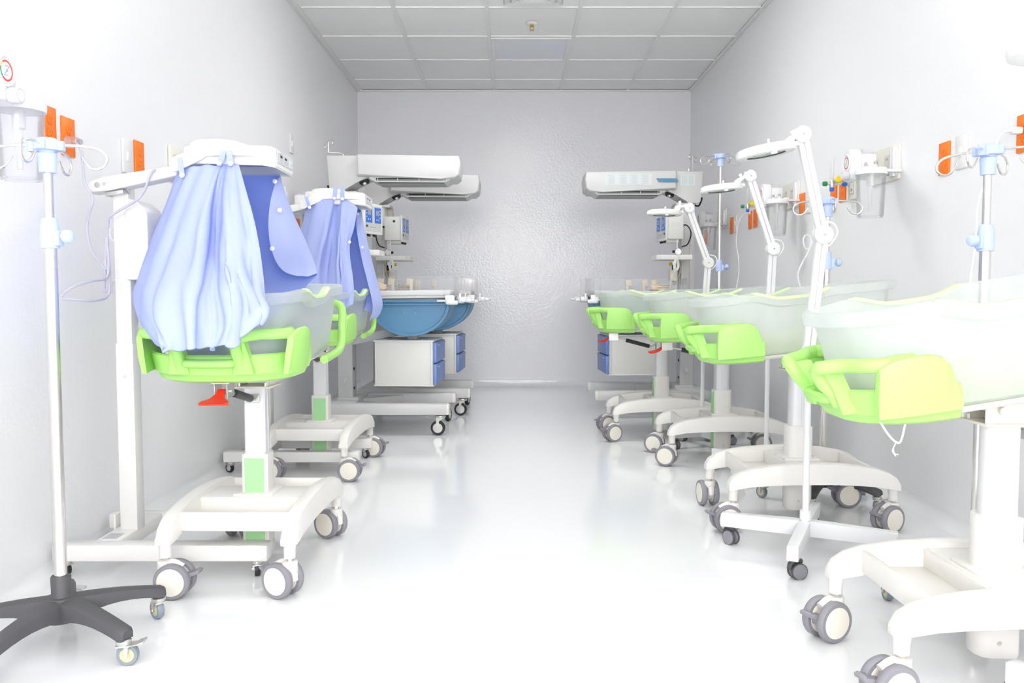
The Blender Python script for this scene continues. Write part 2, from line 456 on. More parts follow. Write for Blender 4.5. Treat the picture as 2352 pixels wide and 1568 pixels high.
def tub():
    b = MB()
    def ring(off, z, k=0.0):
        return [(x, y, z + k * rim_dz(x)) for x, y in outline(off)]
    R = [ring(-0.058, ZB + 0.0), ring(-0.045, ZB + 0.004), ring(-0.036, ZB + 0.018), ring(-0.024, ZB + 0.10, .3), ring(-0.011, ZR - 0.034, 1),
         ring(0.006, ZR - 0.032, 1), ring(0.013, ZR - 0.028, 1), ring(0.014, ZR - 0.008, 1), ring(0.009, ZR - 0.001, 1), ring(-0.006, ZR, 1), ring(-0.013, ZR - 0.006, 1),
         ring(-0.027, ZB + 0.10, .3), ring(-0.040, ZB + 0.022), ring(-0.050, ZB + 0.007), ring(-0.062, ZB + 0.005)]
    return b.rings(R)
def tub_floor():
    b = MB()
    R = [[(x, y, z) for x, y in outline(o)] for o, z in ((-0.072, ZB + 0.007), (-0.058, ZB + 0.008), (-0.050, ZB + 0.013), (-0.047, ZB + 0.045), (-0.052, ZB + 0.055), (-0.07, ZB + 0.057))]
    return b.rings(R)
def rim_grip(s):
    def f():
        b = MB(); pts = []
        xs = [-0.215, -0.195, -0.175, -0.15, -0.125, -0.10, -0.07, -0.04, -0.015, 0.01, 0.03, 0.05, 0.06]
        R = []
        for i, x in enumerate(xs):
            z = ZR + rim_dz(x); e = 0.35 if i in (0, len(xs) - 1) else 1.0
            y0, y1 = THW - 0.008 * e, THW + 0.0150 * e
            R.append([(x, s * y0, z - 0.006 * e), (x, s * y0, z + 0.0015 * e), (x, s * (y0 + 0.004), z + 0.0030 * e), (x, s * (y1 - 0.005), z + 0.0030 * e), (x, s * y1, z - 0.001), (x, s * y1, z - 0.007 * e)])
        return b.rings(R)
    return f
def u_path(off, xe, n=16):
    """U around the foot end from (xe,-hw) round to (xe,+hw)"""
    full = outline(off, 12, 14)
    half = [p for p in full[:len(full) // 2] if p[0] <= xe]
    x, y = half[-1]; half.append((xe, y))
    return list(reversed(half)) + [(x, -y) for x, y in half[1:]]
BZ0, BZ1, BZR, BZE = 0.622, 0.700, 0.752, 0.768
BXE = -0.185
def basket():
    b = MB()
    # shell band
    prof = [(-0.080, BZ0 + 0.004), (-0.030, BZ0), (-0.008, BZ0 + 0.008), (0.000, BZ0 + 0.024), (0.004, BZ0 + 0.026), (0.012, BZ1 - 0.012), (0.011, BZ1 - 0.002), (0.006, BZ1 + 0.002), (-0.001, BZ1 - 0.002), (-0.008, BZ0 + 0.036), (-0.022, BZ0 + 0.016), (-0.080, BZ0 + 0.012)]
    paths = [u_path(o, BXE) for o, z in prof]
    n = len(paths[0])
    b.rings([[(paths[k][i][0], paths[k][i][1], prof[k][1]) for k in range(len(prof))] for i in range(n)])
    # side end panels with a rounded shoulder
    for s in (-1, 1):
        R = []
        xs = [(-0.345, BZ1 + 0.0), (-0.338, BZ1 + 0.05), (-0.325, BZE - 0.010), (-0.305, BZE - 0.002), (-0.27, BZE), (-0.24, BZE - 0.001), (-0.217, BZE - 0.010), (-0.204, BZE - 0.026), (-0.197, BZE - 0.05), (BXE, BZE - 0.09)]
        for x, zt in xs:
            rows = []
            fx = -0.014 * max(0.0, (-0.285 - x) / 0.06)
            o = lambda z: s * (THW + fx + 0.003 + 0.014 * (z - BZ0) / 0.14)
            i_ = lambda z: s * (THW + fx - 0.010 + 0.014 * (z - BZ0) / 0.14)
            zb = BZ0 + 0.026
            rows = [(x, i_(zb), zb), (x, o(zb), zb), (x, o(zt - 0.010) + s * 0.004, zt - 0.010), (x, o(zt) + s * 0.001, zt - 0.003), (x, o(zt) - s * 0.006, zt), (x, i_(zt), zt - 0.004)]
            R.append(rows)
        b.rings(R)
    # window posts: two flank the foot end, two stand at its corners
    pth = u_path(0.012, BXE)
    def at_y(yv, side):
        best = min(pth, key=lambda p: abs(p[1] - yv) + (0 if p[0] < -0.25 else 9))
        return best
    for yc, w in ((-0.085, 0.030), (0.085, 0.030)):
        R = []
        for k, z in enumerate((BZ0 + 0.03, BZ1, (BZ1 + BZR) / 2, BZR)):
            x_in, x_out = TX0 + 0.003 - 0.006 * k, TX0 - 0.0145 - 0.009 * k
            ww = w * (1.9, 1.35, 1.0, 0.8)[k]
            dx = 0.022
            R.append([(x_out + 0.006, yc - ww / 2, z), (x_out, yc - ww / 2 + 0.006, z), (x_out, yc + ww / 2 - 0.006, z), (x_out + 0.006, yc + ww / 2, z), (x_in + 0.012, yc + ww / 2, z), (x_in + 0.012, yc - ww / 2, z)])
        b.rings(R)
    # grip bar low on the foot end
    b.tube([(TX0 - 0.010, -0.062, BZ1 - 0.018), (TX0 - 0.027, -0.052, BZ1 - 0.018), (TX0 - 0.031, 0, BZ1 - 0.018), (TX0 - 0.027, 0.052, BZ1 - 0.018), (TX0 - 0.010, 0.062, BZ1 - 0.018)], 0.011, 10, 5)
    return b
def basket_rail(sgn):
    """bent tube from an end panel round the corner to the middle, then down the post"""
    b = MB()
    p = [(x, y) for x, y in u_path(0.015, -0.300)]
    for sg in (sgn,):
        side = [(x, y) for x, y in (p if sg < 0 else list(reversed(p))) if sg * y > 0.112]
        pts = [(-0.255, side[0][1] * 0.985, BZR + 0.001), (-0.282, side[0][1] * 0.99, BZR + 0.003)]
        n = len(side)
        for i, (x, y) in enumerate(side):
            k = i / n
            q = math.sin(PI * min(1, k * 1.15)); pts.append((x - 0.016 * k * k - 0.006 * q, y + sg * 0.019 * q, BZR + 0.003 + 0.002 * k))
        x1 = TX0 - 0.022
        pts += [(x1 - 0.022, sg * 0.105, BZR + 0.004), (x1 - 0.026, sg * 0.090, BZR), (x1 - 0.024, sg * 0.080, BZR - 0.012), (x1 - 0.012, sg * 0.078, BZR - 0.036), (x1 + 0.004, sg * 0.078, BZ1 - 0.006), (x1 + 0.014, sg * 0.078, BZ1 - 0.03)]
        b.tube(pts, 0.0150, 12, 2)
    return b
def head_handle():
    b = MB(); pts = []
    h = 0.184
    pts = [(0.10, -h, ZB - 0.012), (0.22, -h, ZB - 0.012), (0.295, -h - .005, ZB - 0.004), (0.325, -h - 0.008, ZB + 0.022), (0.335, -h - 0.008, ZB + 0.08), (0.352, -h - .004, ZB + 0.135), (0.362, -h + 0.03, ZB + 0.152), (0.365, -0.05, ZB + 0.154)]
    pts = pts + [(x, -y, z) for x, y, z in reversed(pts)]
    return b.tube(pts, 0.0135, 10, 4)
def under_tray():
    b = MB()
    R = [[(x, y, z) for x, y in outline(o)] for o, z in ((-0.10, ZB - 0.016), (-0.06, ZB - 0.014), (-0.05, ZB - 0.006), (-0.056, ZB - 0.0005), (-0.1, ZB - 0.0005))]
    return b.rings(R)
def hinge():
    b = MB()
    b.box((0.0, 0, 0.560), (0.115, 0.115, 0.006), 0.002, 1)
    for s in (-1, 1): b.box((0.0, s * 0.046, 0.590), (0.11, 0.005, 0.056), 0.002, 1)
    b.box((0, 0, 0.600), (0.10, 0.085, 0.020), 0.003)
    b.m = 1
    b.cyl((-0.022, -0.060, 0.592), (-0.022, 0.060, 0.592), 0.009, seg=12)
    for x in (-0.045, 0.04):
        for s in (-1, 1): b.cyl((x, s * 0.040, 0.563), (x, s * 0.040, 0.574), 0.006, seg=6)
    return b
def strut():
    b = MB(); b.m = 0
    a, c = V((-0.262, 0, 0.588)), V((-0.052, 0, 0.527)); d = (c - a).normalized()
    b.cyl(a + d * 0.055, c - d * 0.02, 0.0115, seg=16, ch=0.002)
    b.m = 1; b.cyl(a, a + d * 0.06, 0.005, seg=10)
    b.cyl(c - d * 0.022, c, 0.006, seg=10)
    b.box((-0.044, 0, 0.528), (0.012, 0.04, 0.026), 0.003, 1)
    b.cyl((-0.056, -0.014, 0.527), (-0.056, 0.014, 0.527), 0.0045, seg=10)
    for s in (-1, 1): b.box((-0.283, s * 0.017, 0.597), (0.055, 0.003, 0.046), 0.001, 1)
    b.box((-0.283, 0, 0.618), (0.06, 0.05, 0.006), 0.001, 1)
    b.cyl((-0.287, -0.024, 0.592), (-0.287, 0.024, 0.592), 0.0045, seg=10)
    return b
def lever():
    b = MB()
    b.rings([[(-0.300, -0.010, 0.588), (-0.300, 0.010, 0.588), (-0.300, 0.010, 0.600), (-0.300, -0.010, 0.600)],
             [(-0.318, -0.011, 0.574), (-0.318, 0.011, 0.574), (-0.320, 0.011, 0.589), (-0.320, -0.011, 0.589)],
             [(-0.335, -0.022, 0.568), (-0.335, 0.022, 0.568), (-0.337, 0.022, 0.579), (-0.337, -0.022, 0.579)],
             [(-0.352, -0.036, 0.566), (-0.352, 0.036, 0.566), (-0.354, 0.036, 0.576), (-0.354, -0.036, 0.576)],
             [(-0.368, -0.040, 0.566), (-0.368, 0.040, 0.566), (-0.369, 0.039, 0.574), (-0.369, -0.039, 0.574)],
             [(-0.376, -0.028, 0.568), (-0.376, 0.028, 0.568), (-0.376, 0.028, 0.572), (-0.376, -0.028, 0.572)]])
    return b
def base_frame():
    b = MB()
    # two arched side rails
    for s in (-1, 1):
        R = []
        st = [(-0.305, 0.150, 0.158, .016), (-0.302, 0.150, 0.176, .021), (-0.29, 0.151, 0.196, .023), (-0.262, 0.156, 0.214, .024), (-0.22, 0.163, 0.228, .024), (-0.15, 0.168, 0.239, .024), (-0.06, 0.171, 0.246, .024)]
        st = st + [(0.0, 0.171, 0.247, .024)] + [(-x, z0, z1, w) for x, z0, z1, w in reversed(st)]
        for x, z0, z1, w in st:
            yc = s * 0.174
            y = lambda t: yc + t * w
            R.append([(x, y(-1), z0), (x, y(1), z0), (x, y(1.0), z0 + (z1 - z0) * .6), (x, y(.8), z1 - 0.004), (x, y(.35), z1), (x, y(-.35), z1), (x, y(-.8), z1 - 0.004), (x, y(-1), z0 + (z1 - z0) * .6)])
        b.rings(R)
        for e in (-1, 1):   # leg stubs
            b.tube([(e * 0.272, s * 0.174, 0.175), (e * 0.282, s * 0.174, 0.150), (e * 0.284, s * 0.174, 0.112)], [0.019, 0.0175, 0.0165], 14, 4)
    # deck round the column
    b.box((0, 0, 0.224), (0.15, 0.33, 0.012), 0.003)
    b.box((0, 0, 0.233), (0.13, 0.12, 0.008), 0.003)
    # open trays either side of the column
    for e in (-1, 1):
        xo = e * 0.215
        b.box((e * 0.222, 0, 0.196), (0.016, 0.33, 0.055), 0.005)           # apron
        b.box((e * 0.078, 0, 0.205), (0.008, 0.33, 0.045), 0.003)
        b.box((e * 0.148, 0, 0.180), (0.15, 0.33, 0.008), 0.003)            # tray floor
        for s in (-1, 1): b.box((e * 0.148, s * 0.158, 0.202), (0.15, 0.012, 0.045), 0.004)
    return b
def housing():
    b = MB(); R = []
    pl = [(-0.044, -0.034), (-0.044, 0.034), (-0.038, 0.040), (0.020, 0.040), (0.036, 0.034), (0.046, 0.018), (0.048, 0.0), (0.046, -0.018), (0.036, -0.034), (0.020, -0.040), (-0.038, -0.040)]
    for z, k in ((0.040, 0.95), (0.048, 1.0), (0.350, 1.0), (0.354, 0.97)):
        R.append([(x * k, y * k, z) for x, y in pl])
    b.rings(R)
    b.m = 1
    for s in (-1, 1):
        b.cyl((0.005, s * 0.039, 0.075), (0.005, s * 0.0425, 0.075), 0.005, seg=10)
        b.cyl((-0.034, s * 0.031, 0.353), (-0.034, s * 0.031, 0.357), 0.004, seg=8)
    return b
def strip():
    return MB().box((-0.0445, 0, 0.197), (0.003, 0.060, 0.290), 0.001, 1)
def column():
    b = MB(); R = []
    pl = [(-0.034, -0.028), (-0.034, 0.028), (-0.030, 0.032), (-0.008, 0.032), (-0.006, 0.030), (-0.003, 0.030), (-0.001, 0.032), (0.014, 0.031), (0.028, 0.024), (0.036, 0.010), (0.036, -0.010), (0.028, -0.024), (0.014, -0.031), (-0.001, -0.032), (-0.003, -0.030), (-0.006, -0.030), (-0.008, -0.032), (-0.030, -0.032)]
    return b.rings([[(x, y, z) for x, y in pl] for z in (0.3, 0.558)])
def bassinet(loc, rz, tilt, yaws, label, flip=False, brakes=(1, 1, 1, 1)):
    t = thing('bassinet', label, 'bassinet', (loc[0], loc[1], 0), rz, 'wheeled hospital bassinets')
    piv = V((0, 0, 0.592))
    # foot end (-X) goes down as tilt grows
    Mt = TR(*piv) @ RY(-tilt) @ TR(*-piv)
    FL = RZ(PI) if flip else Matrix.Identity(4)
    cpart('base_frame', 'base_frame', base_frame, CREAM, t)
    hs = cpart('housing', 'column_housing', housing, [CREAM, ZINC], t, FL)
    tag(cpart('strip', 'front_strip', strip, STRIP, hs), 'green front strip')
    cpart('column', 'column', column, ALU, t, FL)
    cpart('hinge', 'tilt_bracket', hinge, [IVORY, ZINC], t)
    cpart('under_tray', 'support_tray', under_tray, CREAM, t, Mt)
    tb = cpart('tub', 'tub', tub, TUB, t, Mt); tag(tb, 'milky translucent tub')
    tag(cpart('tub_floor', 'tub_floor', tub_floor, TUBGREEN, tb), 'pale green floor of the tub')
    for s in (-1, 1):
        tag(cpart(('grip', s), 'rim_grip', rim_grip(s), PALEGREEN, tb), 'pale green grip on the rim')
    bk = cpart('basket', 'basket', basket, GREEN, t, Mt); tag(bk, 'lime green basket')
    for sg in (-1, 1): cpart(('basket_rail', sg), 'rail', (lambda sg=sg: basket_rail(sg)), GREEN, bk)
    if not flip: tag(cpart('head_handle', 'push_handle', head_handle, GREEN, t, Mt), 'lime green handle')
    st = cpart('strut', 'gas_strut', strut, [DARK, ZINC], t, Mt @ FL)
    tag(cpart('lever', 'tilt_lever', lever, RED, t, Mt @ FL @ (TR(0.20, 0, 0) if flip else Matrix.Identity(4))), 'red lever')
    k = 0
    for x in (-0.284, 0.284):
        for y in (-0.174, 0.174):
            caster_twin(t, x, y, yaws[k], brakes[k]); k += 1
    return t
D = math.radians
# casters in order: foot/-y, foot/+y, head/-y, head/+y
BL1 = bassinet((-0.786, 2.575), PI / 2 - D(1), D(3), (D(65), D(-90), D(60), D(0)), 'bassinet nearest on the left, blue cloth draped into its tub')
BL2 = bassinet((-0.920, 4.03), PI / 2 - D(2), D(3), (D(-90), D(-100), D(-100), D(0)), 'second bassinet on the left, beneath the farther draped lamp')
BR1 = bassinet((1.078, 1.845), 0, D(9), (D(195), D(205), D(190), D(200)), 'nearest bassinet on the right, cut off by the picture edge', True)
BR2 = bassinet((1.068, 3.11), 0, D(6), (D(190), D(95), D(205), D(180)), 'right-hand bassinet behind the nearest magnifier lamp pole', True)
BR3 = bassinet((1.066, 4.24), 0, D(4), (D(155), D(155), D(180), D(180)), 'right-hand bassinet third from the front, before the second magnifier lamp')
BR4 = bassinet((0.880, 4.93), 0, D(1.5), (D(205), D(205), D(180), D(180)), 'farthest right-hand bassinet, in front of the radiant warmer')
# white tie dangling below the nearest right basket
b = MB()
b.tube([(0.752, 1.70, 0.583), (0.77, 1.70, 0.556), (0.786, 1.70, 0.541), (0.796, 1.70, 0.545), (0.806, 1.70, 0.590)], 0.0022, 8, 5)
b.tube([(0.786, 1.70, 0.541), (0.780, 1.698, 0.530), (0.779, 1.70, 0.522), (0.786, 1.70, 0.512)], 0.0013, 6, 5)
b.tube([(0.780, 1.698, 0.528), (0.783, 1.70, 0.518), (0.791, 1.70, 0.515)], 0.001, 6, 5)
tag(b.build('tie_cord', WHITEM), 'white knotted cord hanging below the green basket at the right edge', 'cord')

# ------------------------------------------------------------------ IV stands
def iv_arm():
    b = MB(); L = 0.235; R = []
    for i in range(9):
        t = i / 8; x = 0.018 + (L - 0.018) * t
        zt = 0.118 - 0.030 * t ** 1.6; h = 0.052 * (1 - t) + 0.028 * t + (-0.012 * math.sin(PI * t))
        w = 0.032 * (1 - t) + 0.0195 * t
        zb = zt - h
        R.append([(x, -w, zb), (x, w, zb), (x, w, zt - 0.014), (x, w * 0.8, zt - 0.004), (x, w * 0.35, zt), (x, -w * 0.35, zt), (x, -w * 0.8, zt - 0.004), (x, -w, zt - 0.014)])
    x = L + 0.008
    R.append([(x, y * 0.7, z + (0.005 if k < 2 else -0.005)) for k, (x_, y, z) in enumerate(R[-1])])
    return b.rings(R)
def iv_hub():
    b = MB()
    b.lathe([(0.040, 0.062), (0.044, 0.075), (0.044, 0.108), (0.034, 0.119), (0.024, 0.120), (0.0215, 0.124), (0.0225, 0.166), (0.020, 0.170), (0.013, 0.170)], seg=28)
    return b
def iv_stand(loc, rz, label, top, clamp_z, clamp_rot, hook_rot):
    t = thing('iv_stand', label, 'IV stand', (loc[0], loc[1], 0), 0, 'IV stands')
    base = cpart('iv_hub', 'base', iv_hub, CHAR, t, RZ(rz)); tag(base, 'dark grey five-armed base')
    for k in range(5):
        a = 2 * PI * k / 5
        cpart('iv_arm', 'base_arm', iv_arm, CHAR, base, RZ(a))
    for k in range(5):
        a = rz + 2 * PI * k / 5
        yaw = a + [0.6, 1.7, -0.8, 2.4, 0.4][k]
        caster_plate(t, 0.228 * math.cos(a), 0.228 * math.sin(a), yaw, 0.0245, 0.017, 0.062, WHEELBLUE, WHEELYEL, ZINC, k % 2 == 0, key='iv')
    MB().cyl((0, 0, 0.16), (0, 0, clamp_z), 0.0145).build('lower_pole', STEEL, t)
    MB().cyl((0, 0, clamp_z - 0.02), (0, 0, top - 0.03), 0.0105).build('upper_pole', STEEL, t)
    def clamp():
        b = MB()
        b.lathe([(0.0155, -0.036), (0.021, -0.035), (0.021, 0.012), (0.016, 0.034), (0.012, 0.036)], seg=24)
        b.box((0.022, 0, -0.012), (0.016, 0.022, 0.036), 0.004)
        return b
    c = cpart('iv_clamp', 'clamp', clamp, BLUECL, t, TR(0, 0, clamp_z) @ RZ(clamp_rot)); tag(c, 'pale blue height clamp')
    def knob():
        b = MB()
        b.cyl((0.026, 0, -0.008), (0.036, 0, -0.008), 0.006)
        b.lathe([(0.008, 0.034), (0.015, 0.038), (0.0165, 0.046), (0.014, 0.054), (0.008, 0.058)], (0, 0, -0.008), (1, 0, 0))
        return b
    cpart('iv_knob', 'knob', knob, BLUECL, c)
    def crown():
        b = MB()
        b.lathe([(0.0125, -0.075), (0.0185, -0.074), (0.021, -0.030), (0.018, -0.028), (0.018, -0.024), (0.030, -0.022), (0.031, -0.004), (0.024, 0.003), (0.018, 0.006)], seg=28)
        for k in range(4):
            b.box((0.029 * math.cos(k * PI / 2), 0.029 * math.sin(k * PI / 2), -0.012), (0.02, 0.02, 0.022), 0.003, 2, RZ(k * PI / 2))
        return b
    cr = cpart('iv_crown', 'hook_crown', crown, BLUECL, t, TR(0, 0, top) @ RZ(hook_rot)); tag(cr, 'pale blue hook holder')
    def hook():
        b = MB()
        b.tube([(0.02, 0, -0.010), (0.07, 0, -0.011), (0.112, 0, -0.017), (0.131, 0, -0.033), (0.131, 0, -0.050), (0.116, 0, -0.063), (0.097, 0.002, -0.062), (0.083, 0.004, -0.048), (0.076, 0.005, -0.036)], 0.0033, 8, 6)
        return b
    for k in range(4): cpart('iv_hook', 'hook', hook, STEEL, cr, RZ(k * PI / 2))
    return t
iv_stand((-1.083, 1.975), D(-29), 'IV stand at the left edge beside the wall suction jar', 1.199, 0.985, D(-8), D(6))
iv_stand((1.262, 2.245), D(100), 'IV stand on the right between the two nearest bassinets', 1.232, 0.992, D(200), D(40))
iv_stand((1.262, 3.375), D(24), 'IV stand on the right before the wall flowmeter with coloured knobs', 1.222, 0.975, D(-10), D(-8))
iv_stand((1.28, 5.20), D(175), 'tallest IV stand, farthest on the right beside the radiant warmer', 1.692, 1.013, D(-15), D(12))

# ------------------------------------------------------------------ magnifier lamps
def magnifier(loc, yaw, pole_top, elbow, shoulder, disc, tilt, label, arms=(0.275, 0.29, 0.275, 0.31)):
    """elbow, shoulder, disc: points relative to the base centre"""
    t = thing('magnifier_lamp', label, 'magnifier lamp', (loc[0], loc[1], 0), 0, 'magnifier lamps')
    b = MB(); b.M = RZ(yaw)
    for k in range(4):
        b.M = RZ(yaw + k * PI / 2)
        L = arms[k]
        b.prism([(0.0, 0.058), (L, 0.058), (L, 0.100), (L - .002, 0.102), (0.04, 0.108), (0, 0.108)], -0.017, 0.017, 'xz', 0.002)
    b.M = Matrix.Identity(4)
    b.cyl((0, 0, 0.10), (0, 0, 0.14), 0.018)
    b.build('base', WHITEM, t)
    def whl():
        b = MB()
        for s in (-1, 1):
            b.lathe([(0.004, s * 0.004), (0.0215, s * 0.004), (0.023, s * 0.007), (0.023, s * 0.016), (0.0215, s * 0.018), (0.004, s * 0.0185)], (0.014, 0, 0.0235), (0, 1, 0))
        return b
    def whood():
        b = MB()
        b.tube([(-0.012, 0, 0.030), (-0.008, 0, 0.046), (0.008, 0, 0.0545), (0.026, 0, 0.050)], 0.0085, 8, 4)
        b.cyl((0, 0, 0.05), (0, 0, 0.062), 0.006)
        b.box((0.012, 0, 0.036), (0.026, 0.007, 0.03), 0.002)
        for s in (-1, 1): b.lathe([(0.0245, s * 0.007), (0.0255, s * 0.009), (0.0255, s * 0.015), (0.0245, s * 0.016)], (0.014, 0, 0.0235), (0, 1, 0), 24)
        return b
    for k in range(4):
        a = yaw + k * PI / 2; L = arms[k] - 0.022
        c = cpart('mag_hood', 'caster', whood, CHAR, t, TR(L * math.cos(a), L * math.sin(a), 0) @ RZ([0.4, 2.2, -1.0, 0.2][k]))
        cpart('mag_wheel', 'wheel', whl, GREYTYRE, c)
    MB().cyl((0, 0, 0.10), (0, 0, pole_top), 0.0105).build('pole', WHITEM, t)
    P0 = V((0, 0, pole_top)); E = V(elbow); S = V(shoulder); C = V(disc)
    side = V((0, 1, 0))
    b = MB()
    b.box((0, 0, pole_top + 0.005), (0.036, 0.042, 0.06), 0.006)
    b.cyl((0, -0.024, pole_top + 0.015), (0, 0.024, pole_top + 0.015), 0.017)
    b.build('swivel_joint', WHITE, t)
    def bar(name, A, B):
        d = (B - A).normalized(); L = (B - A).length
        n = side.cross(d).normalized()
        M = Matrix.Identity(4)
        for i, ax in enumerate((n, side, d)):
            for r in range(3): M[r][i] = ax[r]
        b = MB(); b.M = TR(*A) @ M
        for s in (-1, 1): b.box((s * 0.0095, 0, L / 2), (0.0165, 0.018, L), 0.002, 1)
        b.box((0, 0.002, L / 2), (0.006, 0.010, L - 0.01), 0.001, 1)
        return b.build(name, WHITEM, t)
    bar('lower_arm', P0 + V((0, 0, 0.02)), E)
    bar('upper_arm', E, S)
    def joint(P, r, name):
        b = MB()
        b.lathe([(r - 0.004, -0.022), (r, -0.018), (r, 0.018), (r - 0.004, 0.022), (0.004, 0.022)], P, (0, 1, 0), 28)
        b.m = 1
        for s in (-1, 1): b.cyl(P + side * s * 0.020, P + side * s * 0.0235, 0.004, seg=10)
        return b.build(name, [WHITE, GREY2], t)
    joint(E, 0.030, 'elbow_joint'); sj = joint(S, 0.026, 'shoulder_joint')
    # cable bows over the elbow and at the shoulder
    b = MB()
    b.tube([E + V((0.005, 0.010, 0.045)), E + V((0.040, 0.012, 0.036)), E + V((0.052, 0.012, 0.008)), E + V((0.036, 0.012, -0.022)), E + V((0.014, 0.010, -0.04))], 0.003, 8, 6)
    b.tube([S + V((0.018, 0.01, -0.03)), S + V((0.030, 0.012, 0.0)), S + V((0.020, 0.012, 0.026)), S + V((-0.004, 0.01, 0.029))], 0.0026, 8, 6)
    b.build('cable', WHITEM, t)
    # neck
    N = C + V((0.072, 0, 0.030))
    b = MB()
    b.tube([S + V((-0.012, 0, 0.012)), (S + N) / 2 + V((0, 0, 0.008)), N], [0.014, 0.009, 0.013], 12, 5)
    b.lathe([(0.016, -0.010), (0.018, 0.0), (0.015, 0.010), (0.008, 0.014)], N - V((0, 0, 0.004)))
    b.tube([N + V((0.008, 0, 0.0)), N + V((0.014, 0, 0.022)), N + V((0.010, 0, 0.036))], [0.008, 0.006, 0.008], 10, 4)
    b.build('neck', WHITE, t)
    # head: ring-shaped shade with a lens
    Mh = TR(*C) @ RY(tilt)
    b = MB(); b.M = Mh
    b.lathe([(0.060, -0.012), (0.084, -0.014), (0.092, -0.010), (0.0935, 0.0), (0.090, 0.011), (0.080, 0.016), (0.058, 0.017), (0.055, 0.010), (0.055, -0.008)], seg=44, cap=False)
    b.rings([[(0.055 * math.cos(a), 0.055 * math.sin(a), z) for a in [2 * PI * i / 44 for i in range(44)]] for z in (-0.008, 0.010)], True, False, False)
    b.box((0.088, 0, 0.006), (0.03, 0.05, 0.016), 0.006)
    b.cyl((-0.005, -0.058, 0.016), (-0.005, -0.058, 0.030), 0.004)
    hd = b.build('lamp_head', WHITE, t)
    b = MB(); b.M = Mh
    b.lathe([(0.0555, -0.002), (0.050, -0.006), (0.030, -0.009), (0.002, -0.010)], seg=36, cap=False)
    b.lathe([(0.0555, -0.002), (0.050, 0.004), (0.030, 0.008), (0.002, 0.009)], seg=36, cap=False)
    tag(b.build('lens', LENSG, hd), 'greenish magnifying lens')
    b = MB(); b.M = Mh
    b.lathe([(0.010, -0.011), (0.010, -0.018), (0.008, -0.020)], (0.0, -0.078, 0))
    b.build('switch', WHITE, hd)
    return t
magnifier((0.955, 2.690), D(-26), 0.640, (0.036, 0, 1.030), (-0.037, 0, 1.345), (-0.150, 0, 1.293), D(-10), 'nearest full magnifier lamp on the right, lens head held highest in view', (0.275, 0.29, 0.270, 0.30))
magnifier((1.163, 3.80), D(45), 0.66, (0.014, 0, 1.043), (-0.095, 0, 1.367), (-0.222, 0, 1.312), D(-5), 'middle magnifier lamp of the right-hand row, in front of the third bassinet', (0.23, 0.275, 0.28, 0.22))
magnifier((1.045, 4.575), D(20), 0.66, (0.021, 0, 1.008), (-0.086, 0, 1.302), (-0.22, 0, 1.276), D(1), 'farthest magnifier lamp, lens before the radiant warmer monitor', (0.2, 0.2, 0.2, 0.2))
magnifier((1.15, 1.43), D(31), 0.66, (0.03, 0, 1.03), (-0.03, 0.03, 1.345), (-0.158, 0.10, 1.288), D(-4), 'magnifier lamp at the right edge, only its head and one foot showing', (0.27, 0.27, 0.27, 0.27))

# ------------------------------------------------------------------ the photograph's camera (also used to turn measured points at a known depth into metres)
FPX, PITCH, HC = 1925.0, math.atan(112 / 1925.0), 0.846
def at(u, v, y):
    a, b_ = (u - 1176) / FPX, (784 - v) / FPX
    dy = math.cos(PITCH) + b_ * math.sin(PITCH)
    dz = -math.sin(PITCH) + b_ * math.cos(PITCH)
    return V((a * y / dy, y, HC + dz * y / dy))

